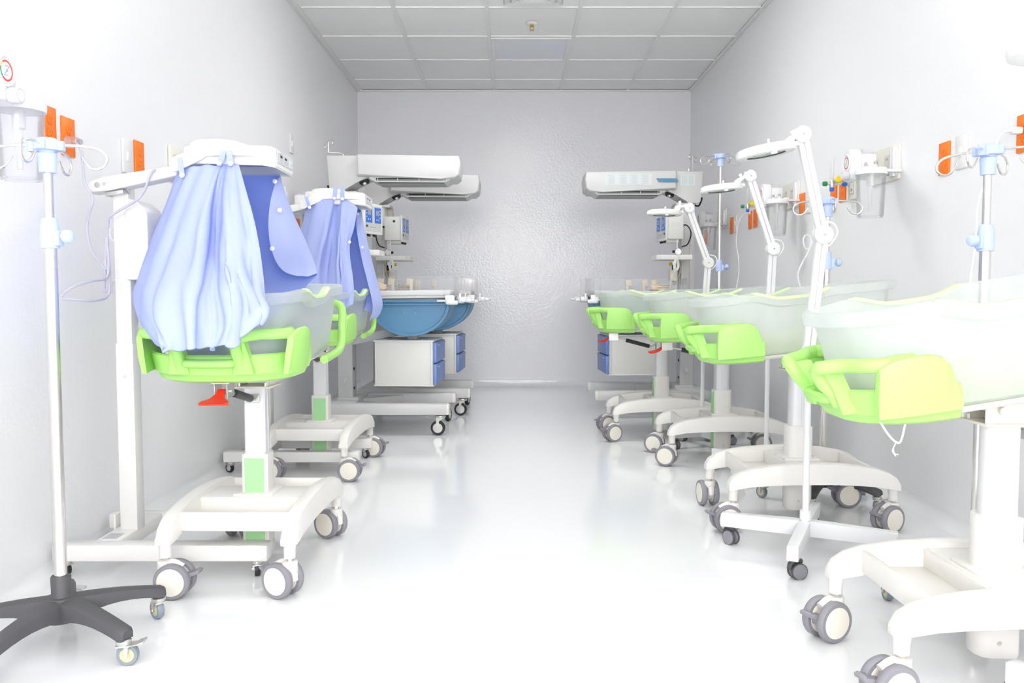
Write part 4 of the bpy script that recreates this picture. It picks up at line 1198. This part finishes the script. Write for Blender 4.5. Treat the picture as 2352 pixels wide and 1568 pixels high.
    hd = cpart('w_hood', 'heater_hood', hood, GREY, t)
    def grille():
        b = MB(); b.m = 0
        b.box((0.42, -0.1205, 1.528), (0.42, 0.003, 0.016), 0.001); b.box((0.42, 0.1205, 1.528), (0.42, 0.003, 0.016), 0.001)
        b.box((0.42, 0, 1.509), (0.40, 0.20, 0.003), 0.001)
        b.m = 1
        for x in (0.22, 0.34, 0.47, 0.62):
            for s in (-1, 1): b.box((x, s * 0.1225, 1.528), (0.004, 0.003, 0.017), 0)
        for k in range(9): b.box((0.42, -0.09 + 0.0225 * k, 1.507), (0.40, 0.003, 0.002), 0)
        for s in (-1, 1): b.box((0.42, s * 0.1225, 1.524), (0.42, 0.003, 0.003), 0)
        return b
    tag(cpart('w_grille', 'heater_grille', grille, [DARK, GREY], hd), 'dark heater slot with grey bars')
    def eye():
        b = MB()
        b.lathe([(0.030, 0.0), (0.032, 0.014), (0.026, 0.020), (0.018, 0.022)], (0.125, -0.045, 1.532), (-0.15 + 0.4, -0.45, -0.8))
        b.m = 1; b.sphere((0.131, -0.056, 1.512), 0.015)
        return b
    tag(cpart('w_eye', 'spotlight', eye, [DARK, STEEL], hd), 'black swivel spotlight')
    if plates:
        def pl():
            b = MB(); Y = -0.1512
            b.m = 0; b.box((0.425, Y, 1.612), (0.315, 0.002, 0.074), 0)
            b.m = 1
            for cx_ in (0.545, 0.465, 0.390, 0.318):
                for k in range(10): b.box((cx_ - 0.003 * (k % 3), Y - 0.0013, 1.640 - 0.0062 * k), (0.050 - 0.006 * (k % 3), 0.0006, 0.0028), 0)
            return b
        def pl2():
            b = MB(); b.box((0.015, -0.1062, 1.612), (0.098, 0.002, 0.074), 0); b.m = 1
            for k in range(10):
                for cx_ in (0.038, -0.008): b.box((cx_, -0.1075, 1.640 - 0.0062 * k), (0.036, 0.0006, 0.0026), 0)
            return b
        tag(cpart('w_plates2', 'notice_label', pl2, [PALELAB, mat('faint_print', (0.50, 0.56, 0.58), 0.6)], hd), 'small pale printed notice')
        tag(cpart('w_plates', 'notice_label', pl, [PALELAB, mat('faint_print', (0.50, 0.56, 0.58), 0.6)], hd), 'pale printed notices')
        def bh(): return MB().prism([(0.225, 1.600), (0.238, 1.618), (0.100, 1.618), (0.088, 1.600), (0.092, 1.594), (0.220, 1.594)][::-1], -0.160, -0.149, 'xz', 0.003)
        tag(cpart('w_bh', 'badge', bh, SLATE, hd), 'blue badge plate')
    # monitor
    Mm = TR(0.155 * mir, -0.165, 1.285) @ RZ(-yaw * mir)
    def mon():
        b = MB()
        b.box((-0.015, 0, 0), (0.115, 0.185, 0.160), 0.003)
        b.box((0.046, 0, 0), (0.012, 0.205, 0.182), 0.006)
        b.box((-0.015, 0, -0.090), (0.09, 0.10, 0.026), 0.006)
        b.m = 1
        for y in (-0.03, 0.03): b.cyl((0.03, y, -0.096), (0.048, y, -0.100), 0.007, seg=10)
        b.m = 2
        b.box((-0.02, -0.0935, 0.018), (0.06, 0.002, 0.022), 0)
        b.m = 1
        if mir > 0: b.cyl((-0.005, -0.0925, 0.048), (-0.005, -0.0955, 0.048), 0.0085, seg=14)
        return b
    mn = cpart('w_mon', 'monitor', mon, [mat('monitor_ivory', (0.72, 0.72, 0.69), 0.42), DARK, PALELAB], t, Mm)
    def scr():
        b = MB(); X = 0.0525
        b.m = 2; b.box((X, 0, 0), (0.0012, 0.170, 0.148), 0)
        b.m = 0
        for y in (-0.047, 0.047): b.box((X + 0.001, y, 0.022), (0.001, 0.068, 0.092), 0)
        b.m = 1
        for y in (-0.042, 0.042): b.box((X + 0.0016, y, 0.036), (0.001, 0.034, 0.030), 0)
        b.m = 3
        for y in (-0.071, 0.071):
            for z in (0.05, 0.03, 0.01): b.box((X + 0.0016, y, z), (0.001, 0.006, 0.009), 0)
        for y in (-0.055, -0.035, 0.035, 0.055): b.box((X + 0.0016, y, -0.004), (0.001, 0.006, 0.010), 0)
        for k in range(5):
            b.m = 1; b.box((X + 0.0012, -0.03 + 0.014 * k, -0.050), (0.001, 0.008, 0.004), 0)
        b.m = 4
        for y in (-0.074, -0.062): b.box((X + 0.0012, y, -0.045), (0.002, 0.007, 0.014), 0)
        return b
    tag(cpart('w_scr', 'screen', scr, [SCREEN, SCREEN2, mat('bezel_grey', (0.55, 0.55, 0.56), 0.5), PALELAB, DARK], mn), 'blue control screen')
    def shelf():
        b = MB()
        b.prism([(0.02, -0.30), (0.22, -0.30), (0.25, -0.27), (0.25, -0.06), (0.02, -0.06)], 1.065, 1.098, 'xy', 0.004)
        return b
    cpart('w_shelf', 'shelf', shelf, mat('shelf_ivory', (0.74, 0.74, 0.71), 0.42), t)
    def pbox():
        b = MB(); b.box((0.105, -0.075, 0.965), (0.05, 0.075, 0.075), 0.006); return b
    cpart('w_pbox', 'socket_box', pbox, IVORY, t)
    def reg():
        b = MB(); b.m = 0
        b.cyl((0.075, -0.02, 1.005), (0.075, -0.02, 1.040), 0.026, ch=0.002)
        b.m = 1; b.cyl((0.075, -0.02, 0.90), (0.075, -0.02, 1.005), 0.022)
        b.m = 2; b.cyl((0.105, -0.03, 1.045), (0.122, -0.035, 1.045), 0.011, ch=0.002)
        b.m = 3; b.cyl((0.075, -0.02, 1.04), (0.075, -0.02, 1.10), 0.007); b.cyl((0.065, -0.06, 1.13), (0.065, 0.0, 1.13), 0.024, ch=0.003)
        b.m = 0; b.cyl((0.085, -0.04, 1.13), (0.100, -0.045, 1.13), 0.009)
        return b
    tag(cpart('w_reg', 'gas_regulator', reg, [DARK, GREY, YELLOW, STEEL], t), 'black and steel regulator with yellow knob')
    def cables():
        b = MB()
        for k in range(4):
            r = 0.020 + 0.003 * k
            b.tube([(0.12 + 0.012 * math.cos(a) + 0.004 * k, -0.31 + 0.004 * k, 1.030 - 0.002 * k + (0.034 + .002 * k) * math.sin(a)) for a in [2 * PI * i / 18 for i in range(18)]], 0.0025, 6, 0, True)
        b.tube([(0.12, -0.30, 1.20), (0.123, -0.31, 1.13), (0.12, -0.31, 1.06)], 0.0025, 6, 5)
        b.tube([(0.13, -0.31, 1.0), (0.16, -0.30, 0.93), (0.165, -0.295, 0.87)], 0.0022, 6, 5)
        return b
    cpart('w_cables', 'cable', cables, mat('white_cable', (0.80, 0.80, 0.77), 0.5), t)
    def mcable():
        b = MB()
        b.tube([(0.07, -0.17, 1.30), (0.03, -0.17, 1.30), (-0.002, -0.15, 1.25), (0.012, -0.12, 1.18), (0.05, -0.10, 1.16)], 0.0045, 8, 6)
        b.box((0.065, -0.17, 1.30), (0.03, 0.016, 0.016), 0.003)
        return b
    tag(cpart('w_mcable', 'black_cable', mcable, DARK, t), 'black cable')
    def hcable(): return MB().tube([(-0.05, 0.02, 1.46), (-0.075, -0.03, 1.445), (-0.088, -0.05, 1.47), (-0.094, -0.06, 1.50)], 0.006, 8, 5)
    tag(cpart('w_hcable', 'cable_tail', hcable, DARK, t), 'short black cable end')
    def tank():
        b = MB()
        b.box((0.06, 0.085, 1.36), (0.05, 0.05, 0.20), 0.006)
        b.m = 1; b.box((0.086, 0.083, 1.40), (0.003, 0.036, 0.05), 0); b.m = 2; b.box((0.0862, 0.083, 1.32), (0.003, 0.036, 0.07), 0)
        return b
    cpart('w_tank', 'scale_unit', tank, [mat('sand_box', (0.76, 0.70, 0.60), 0.5), LABELG, SCREEN], t)
    if iv_pole:
        dx, dz = iv_pole
        b = MB()
        b.tube([(-0.02, 0.03, 1.66), (-0.02, 0.03, 1.705), (-0.04 + dx * .2, 0.03, 1.713), (-0.045 + dx * .2, 0.03, 1.73), (-0.045 + dx * .2, 0.03, 1.78 + dz)], 0.004, 8, 4)
        z = 1.78 + dz; x0 = -0.045 + dx * .2
        for s in (-1, 1):
            b.tube([(x0, 0.03, z), (x0 + s * 0.03, 0.03 - s * 0.05, z - 0.002), (x0 + s * 0.042, 0.03 - s * 0.075, z - 0.012), (x0 + s * 0.036, 0.03 - s * 0.072, z - 0.034), (x0 + s * 0.022, 0.03 - s * 0.05, z - 0.030), (x0 + s * 0.02, 0.03 - s * 0.045, z - 0.016)], 0.0032, 8, 5)
        b.sphere((x0, 0.03, z), 0.007, seg=10)
        b.build('iv_hook', STEEL, t)
    MIR[0] = 1.0
    return t
warmer((-1.030, 5.22), 'radiant warmer on the left nearest the camera, beyond the second blue drape', 1, False, (-0.3, 0.0), 0.42)
warmer((-0.945, 6.02), 'radiant warmer farthest away on the left, next to the end wall', 1, False, (0.1, 0.02), 0.12)
warmer((1.215, 5.88), 'radiant warmer on the right, with notices and a blue badge on its hood', -1, True, (0.0, 0.02), 0.17)

# ------------------------------------------------------------------ wall fittings (local frame: wall plane x=0, facing +X)
def place(side, y, z):
    return ((XL, y, z), 0.0) if side == 'l' else ((XR, y, z), PI)
def outlet(side, y, z, label, kind='orange', w=0.074, h=0.118):
    loc, rz = place(side, y, z)
    nm = {'orange': 'wall_outlet', 'white': 'switch_plate', 'ivory': 'gas_outlet_plate'}[kind]
    cat = {'orange': 'wall outlet', 'white': 'wall switch', 'ivory': 'wall plate'}[kind]
    grp = {'orange': 'orange outlets along the walls', 'white': 'white wall plates', 'ivory': 'ivory wall plates'}[kind]
    t = thing(nm, label, cat, loc, rz, grp)
    if kind == 'orange':
        cpart('out_plate', 'cover_plate', lambda: MB().box((0.004, 0, 0), (0.008, w, h), 0.003), ORANGE, t)
        for s in (-1, 1):
            def sock():
                b = MB()
                pl = [(0.0165 * math.cos(a) , max(-0.0135, min(0.0135, 0.0165 * math.sin(a)))) for a in [2 * PI * i / 24 for i in range(24)]]
                b.prism(pl, 0.0075, 0.0105, 'yz', 0.0006, 1)
                b.m = 1
                for y_ in (-0.006, 0.006): b.box((0.0106, y_, 0.003), (0.0008, 0.0022, 0.008), 0)
                b.cyl((0.0102, 0, -0.0075), (0.011, 0, -0.0075), 0.0026, seg=10)
                return b
            cpart('out_sock', 'socket', sock, [ORANGE, DKORANGE], t, TR(0, 0, s * 0.0195))
    elif kind == 'white':
        cpart('sw_plate', 'cover_plate', lambda: MB().box((0.004, 0, 0), (0.008, w, h), 0.003), WHITE, t)
        cpart('sw_rocker', 'rocker', lambda: MB().box((0.0095, 0, 0), (0.007, 0.024, 0.034), 0.002, 2, RY(0.06)), WHITE, t)
    else:
        cpart(('iv_plate', w, h), 'cover_plate', lambda: MB().box((0.006, 0, 0), (0.012, w, h), 0.005), IVORY, t)
        n = max(1, round(w / 0.095))
        for k in range(n):
            yk = (k - (n - 1) / 2) * 0.09
            def port():
                b = MB(); b.box((0.0125, 0, 0), (0.003, 0.044, 0.070), 0.001, 1); b.m = 1
                b.box((0.0142, 0, -0.018), (0.001, 0.016, 0.012), 0); b.box((0.0142, 0, 0.020), (0.001, 0.024, 0.008), 0)
                b.box((0.0138, 0, 0.0362), (0.001, 0.046, 0.0012), 0); b.box((0.0138, 0, -0.0362), (0.001, 0.046, 0.0012), 0)
                b.box((0.0138, 0.0225, 0), (0.001, 0.0012, 0.07), 0); b.box((0.0138, -0.0225, 0), (0.001, 0.0012, 0.07), 0)
                return b
            cpart('iv_port', 'gas_port', port, [IVORY, GREY2], t, TR(0, yk, 0))
    return t
def suction(side, y, z, label, jar_d=0.150):
    """z: height of the jar lid"""
    loc, rz = place(side, y, z)
    t = thing('suction_unit', label, 'suction jar', loc, rz, 'wall suction units')
    def plate():
        b = MB(); b.box((0.0055, -0.200, 0.045), (0.013, 0.27, 0.145), 0.005)
        b.m = 1
        for k in (-0.27, -0.17):
            b.box((0.0125, k, 0.045), (0.002, 0.046, 0.072), 0); b.m = 2; b.box((0.0138, k, 0.066), (0.001, 0.026, 0.009), 0); b.box((0.0138, k, 0.024), (0.001, 0.014, 0.014), 0); b.m = 1
        return b
    cpart('su_plate', 'wall_plate', plate, [IVORY, mat('port_ivory', (0.70, 0.67, 0.58), 0.5), GREY2], t)
    def slide():
        b = MB()
        for k, w in ((-0.085, 0.020), (-0.112, 0.014)): b.cyl((0.020, k, -0.015), (0.020, k, 0.105), w / 2, seg=14)
        b.box((0.016, -0.098, 0.045), (0.012, 0.06, 0.11), 0.002)
        return b
    cpart('su_slide', 'slide_bracket', slide, ALU, t)
    def body():
        b = MB()
        b.prism([(-0.170, -0.005), (-0.090, -0.005), (-0.083, 0.010), (-0.083, 0.095), (-0.100, 0.118), (-0.130, 0.126), (-0.160, 0.118), (-0.177, 0.095), (-0.177, 0.010)], 0.150, 0.195, 'yz', 0.008, 3)
        b.box((0.125, -0.130, 0.050), (0.07, 0.085, 0.10), 0.008)
        b.m = 1; b.box((0.125, -0.125, 0.104), (0.05, 0.05, 0.012), 0.003); b.box((0.142, -0.130, 0.113), (0.016, 0.02, 0.016), 0.004)
        b.box((0.055, -0.130, 0.03), (0.09, 0.03, 0.03), 0.004)
        return b
    bd = cpart('su_body', 'regulator', body, [WHITE, LABELG], t, TR(0, 0, -0.022))
    def gauge():
        b = MB(); c = V((0.195, -0.130, 0.066)); ax = (1, 0, 0)
        b.m = 0; b.lathe([(0.036, -0.001), (0.036, 0.004), (0.033, 0.006), (0.0325, 0.0035)], c, ax, 36, False)
        b.lathe([(0.0325, 0.0034), (0.001, 0.0036)], c, ax, 36)
        def arc(a0, a1, m):
            b.m = m; n = max(3, int((a1 - a0) / 12))
            for i in range(n):
                x0, x1 = math.radians(a0 + (a1 - a0) * i / n), math.radians(a0 + (a1 - a0) * (i + 1) / n)
                q = [(c.x + 0.0042, c.y + r * math.sin(a), c.z + r * math.cos(a)) for r, a in ((0.020, x0), (0.0245, x0), (0.0245, x1), (0.020, x1))]
                b._f([b._v(p) for p in q])
        arc(-135, -75, 2); arc(-75, -40, 3); arc(-40, 225 - 2, 1)
        b.m = 4
        for i in range(24):
            a = 2 * PI * i / 24
            b.box((c.x + 0.0042, c.y + 0.029 * math.sin(a), c.z + 0.029 * math.cos(a)), (0.0006, 0.0010, 0.0028), 0, 1, RX(-a))
        b.box((c.x + 0.0048, c.y, c.z), (0.0008, 0.0016, 0.036), 0, 1, RX(-math.radians(40)))
        b.cyl(c + V((0.004, 0, 0)), c + V((0.006, 0, 0)), 0.003, seg=12)
        b.box((c.x + 0.0042, c.y, c.z + 0.011), (0.0006, 0.014, 0.002), 0); b.box((c.x + 0.0042, c.y, c.z - 0.010), (0.0006, 0.010, 0.0015), 0)
        return b
    tag(cpart('su_gauge', 'gauge', gauge, [mat('gauge_face', (0.86, 0.86, 0.90), 0.4), GAUGER, GAUGEG, GAUGEY, GREY2], bd), 'round dial with a red green and yellow ring')
    def knob():
        b = MB(); c = V((0.195, -0.115, 0.012)); n = 30
        prof = [(0.016, 0.0), (0.019, 0.003), (0.019, 0.024), (0.0165, 0.027), (0.001, 0.0272)]
        b.lathe(prof, c, (1, 0, 0), 30); 
        b.m = 1; b.lathe([(0.013, 0.0273), (0.013, 0.0280), (0.001, 0.0281)], c, (1, 0, 0), 24)
        return b
    cpart('su_knob', 'knob', knob, [mat('knob_grey', (0.62, 0.62, 0.63), 0.5), WHITE], bd)
    def jar():
        b = MB(); c = (jar_d, 0, 0)
        b.lathe([(0.056, -0.010), (0.0565, -0.03), (0.0510, -0.185), (0.048, -0.192), (0.004, -0.190)], c, (0, 0, 1), 32, False)
        b.lathe([(0.0535, -0.010), (0.0535, -0.03), (0.0485, -0.180), (0.045, -0.186), (0.004, -0.185)], c, (0, 0, 1), 32, False)
        for z in (-0.07, -0.105, -0.14): b.box((jar_d + 0.030, -0.044, z), (0.02, 0.001, 0.0012), 0)
        return b
    jr = cpart('su_jar', 'jar', jar, CLEAR, t); tag(jr, 'clear plastic jar')
    def inner():
        b = MB(); b.lathe([(0.0155, -0.012), (0.0155, -0.065), (0.012, -0.066)], (jar_d, -0.004, 0), (0, 0, 1), 20)
        b.lathe([(0.0085, -0.066), (0.0075, -0.165)], (jar_d, -0.004, 0), (0, 0, 1), 14)
        return b
    cpart('su_inner', 'float_tube', inner, clear_mat('frosted_white', (0.88, 0.88, 0.9), 0.5) if 'frosted_white' not in MATS else MATS['frosted_white'], jr)
    def lid():
        b = MB(); c = (jar_d, 0, 0)
        b.lathe([(0.053, -0.022), (0.0605, -0.022), (0.0615, -0.010), (0.0615, -0.003), (0.058, 0.002), (0.02, 0.006), (0.002, 0.006)], c, (0, 0, 1), 36)
        for dx, dy in ((0.012, -0.022), (-0.006, 0.024)):
            b.lathe([(0.009, 0.004), (0.008, 0.014), (0.006, 0.016)], (jar_d + dx, dy, 0), (0, 0, 1), 14)
        b.m = 1
        for dx, dy in ((0.012, -0.022), (-0.006, 0.024)):
            b.lathe([(0.0062, 0.016), (0.0062, 0.026), (0.004, 0.031)], (jar_d + dx, dy, 0), (0, 0, 1), 14)
        return b
    cpart('su_lid', 'lid', lid, [WHITE, GREY2], t)
    def brk():
        b = MB(); b.box((0.065, -0.050, 0.002), (0.11, 0.028, 0.012), 0.003); b.box((0.085, -0.050, -0.005), (0.028, 0.024, 0.045), 0.004); return b
    cpart('su_brk', 'bracket', brk, WHITE, t)
    return t
def flowmeter(side, y, z, label):
    loc, rz = place(side, y, z)
    n = 1 if side == 'r' else -1        # the yellow knob sits on the side towards the room's near end
    t = thing('flowmeter', label, 'flowmeter', loc, rz, 'wall flowmeters')
    cpart('fm_tube', 'tube', lambda: MB().lathe([(0.008, 0.012), (0.009, 0.02), (0.009, 0.105), (0.006, 0.112)], (0.085, 0, 0), (0, 0, 1), 16), MATS['frosted_white'], t)
    def body():
        b = MB(); b.lathe([(0.010, -0.022), (0.012, -0.016), (0.012, 0.010), (0.010, 0.014)], (0.085, 0, 0)); b.cyl((-0.004, 0, -0.004), (0.112, 0, -0.004), 0.007); b.cyl((-0.002, 0, -0.004), (0.006, 0, -0.004), 0.018)
        b.cyl((0.066, 0, 0.004), (0.066, n * 0.03, 0.008), 0.007); return b
    cpart(('fm_body', n), 'valve_body', body, ZINC, t)
    for nm, c, ax, r, m in (('green_knob', (0.108, 0, -0.004), (1, 0, 0), 0.0115, DKGREEN), ('yellow_knob', (0.066, n * 0.024, 0.010), (0, n, 0.2), 0.0155, YELLOW), ('blue_knob', (0.030, n * 0.004, -0.008), (0, n, 0), 0.0105, BLUEK), ('blue_cap', (0.085, 0, -0.020), (0, 0, -1), 0.010, BLUEK)):
        cpart(('fm', nm, n), nm, (lambda c=c, ax=ax, r=r: MB().lathe([(r * .8, 0), (r, 0.003), (r, 0.016), (r * .75, 0.020)], c, ax, 16)), m, t)
    return t
clear_mat('frosted_white', (0.88, 0.88, 0.90), 0.5, 0.2, 0.4, 0.2)
# left wall
suction('l', 2.115, 1.318, 'suction jar and gauge at the upper left edge of the picture')
outlet('l', 2.515, 1.338, 'orange outlet half hidden behind the suction jar, left wall')
outlet('l', 2.622, 1.326, 'orange outlet holding the clear plug with a grey cable')
outlet('l', 3.020, 1.330, 'white switch plate above the nearest lamp arm, left wall', 'white')
outlet('l', 3.118, 1.342, 'orange outlet beside the white switch above the nearest lamp arm')
outlet('l', 3.480, 1.365, 'ivory wall plate partly hidden by the nearest lamp head, left wall', 'ivory', 0.19, 0.145)
outlet('l', 5.280, 1.770, 'white plate high on the left wall above the second lamp', 'white')
flowmeter('l', 4.660, 1.345, 'flowmeter between the two blue drapes, nearer of the left pair')
flowmeter('l', 4.795, 1.335, 'flowmeter with yellow knob between the drapes, farther of the left pair')
suction('l', 5.160, 1.345, 'suction unit on the left wall behind the second lamp arm')
outlet('l', 5.410, 1.26, 'orange outlet seen below the second lamp arm')
# right wall
outlet('r', 2.630, 1.340, 'orange outlet at the right picture edge with a white plug')
outlet('r', 3.112, 1.338, 'orange outlet left of the nearest right IV hooks')
outlet('r', 2.995, 1.342, 'white switch plate behind the nearest right IV hooks', 'white')
suction('r', 3.400, 1.340, 'largest suction jar on the right wall, above the second bassinet')
outlet('r', 3.930, 1.340, 'ivory plate between the coloured knobs and the largest right jar', 'ivory', 0.10, 0.125)
outlet('r', 4.062, 1.340, 'orange outlet under the yellow knob on the right wall')
outlet('r', 4.172, 1.340, 'orange outlet under the green knob above the middle right IV stand')
flowmeter('r', 3.985, 1.362, 'flowmeter with green yellow and blue knobs above the middle right IV stand')
outlet('r', 4.625, 1.330, 'single orange outlet left of the nearest magnifier lamp arm')
outlet('r', 4.530, 1.330, 'white plate just behind the nearest magnifier lamp arm', 'white')
suction('r', 4.600, 1.350, 'middle suction jar of the right wall, beside the second magnifier arm')
outlet('r', 5.510, 1.330, 'orange outlet crossed by the second magnifier arm')
outlet('r', 5.625, 1.330, 'orange outlet with a white plug and hanging cable, beyond the second magnifier lamp')
flowmeter('r', 5.400, 1.400, 'flowmeter with a green knob behind the second magnifier arm')
outlet('r', 6.100, 1.330, 'orange outlet right of the tallest IV stand pole')
outlet('r', 6.000, 1.335, 'white plate beside the outlet near the tallest IV stand', 'white')
suction('r', 6.180, 1.350, 'farthest suction jar on the right wall, by the radiant warmer column')
outlet('r', 6.900, 1.300, 'farthest orange outlet, seen through the farthest right jar')
def cord(name, label, px, r=0.0035, m=None, plug=None):
    t = None
    pts = [at(*p) for p in px]
    b = MB(); b.tube(pts, r, 8, 6)
    o = b.build(name, m or WHITEM); tag(o, label, 'power cable', 'white lamp cables')
    p = pts[0]
    b = MB(); b.box(p + V((0.010, 0, 0)), (0.034, 0.026, 0.022), 0.006); b.cyl(p - V((0.006, 0, 0)), p - V((0.03, 0.0, 0.003)), 0.006, 0.004)
    b.build('plug', WHITEM, o)
    return o
cord('power_cable', 'white cable looping down from the outlet with the hanging plug', [(1722, 489, 5.62), (1706, 494, 5.60), (1696, 515, 5.58), (1691, 556, 5.56), (1697, 600, 5.5), (1696, 635, 5.4), (1690, 668, 5.3), (1688, 720, 5.2)])
cord('power_cable', 'white cable with a small loop beside the nearest magnifier elbow', [(1893, 458, 4.172), (1880, 472, 4.10), (1872, 505, 4.0), (1868, 545, 3.9), (1862, 566, 3.85), (1850, 570, 3.82), (1845, 552, 3.82), (1851, 540, 3.83), (1862, 548, 3.83), (1858, 575, 3.82), (1842, 605, 3.8), (1833, 628, 3.78), (1835, 648, 3.75), (1842, 675, 3.7), (1845, 720, 3.65)])
cord('power_cable', 'white cable hanging behind the nearest right IV pole', [(2326, 300, 2.630), (2305, 305, 2.60), (2290, 325, 2.58), (2280, 370, 2.57), (2262, 420, 2.56), (2246, 470, 2.55), (2243, 530, 2.54), (2236, 590, 2.53), (2226, 660, 2.50), (2222, 720, 2.48)])

# ------------------------------------------------------------------ camera
cam = bpy.data.cameras.new('camera'); cam.sensor_fit = 'HORIZONTAL'; cam.sensor_width = 36.0
cam.lens = FPX / 2352 * 36.0; cam.clip_start = 0.02; cam.clip_end = 60
co = bpy.data.objects.new('camera', cam); COL.objects.link(co)
co.location = (0, 0, HC); co.rotation_euler = (PI / 2 - PITCH, 0, 0)
scene.camera = co

# ------------------------------------------------------------------ world and view
w = bpy.data.worlds.new('world'); scene.world = w; w.use_nodes = True
w.node_tree.nodes['Background'].inputs['Color'].default_value = (0.9, 0.93, 1.0, 1)
w.node_tree.nodes['Background'].inputs['Strength'].default_value = 0.3
scene.cycles.transparent_max_bounces = 32
scene.cycles.max_bounces = 10
scene.cycles.diffuse_bounces = 6
scene.cycles.glossy_bounces = 5
scene.view_settings.view_transform = 'Standard'
scene.view_settings.look = 'None'
scene.view_settings.gamma = 1.0
scene.view_settings.exposure = EXPO
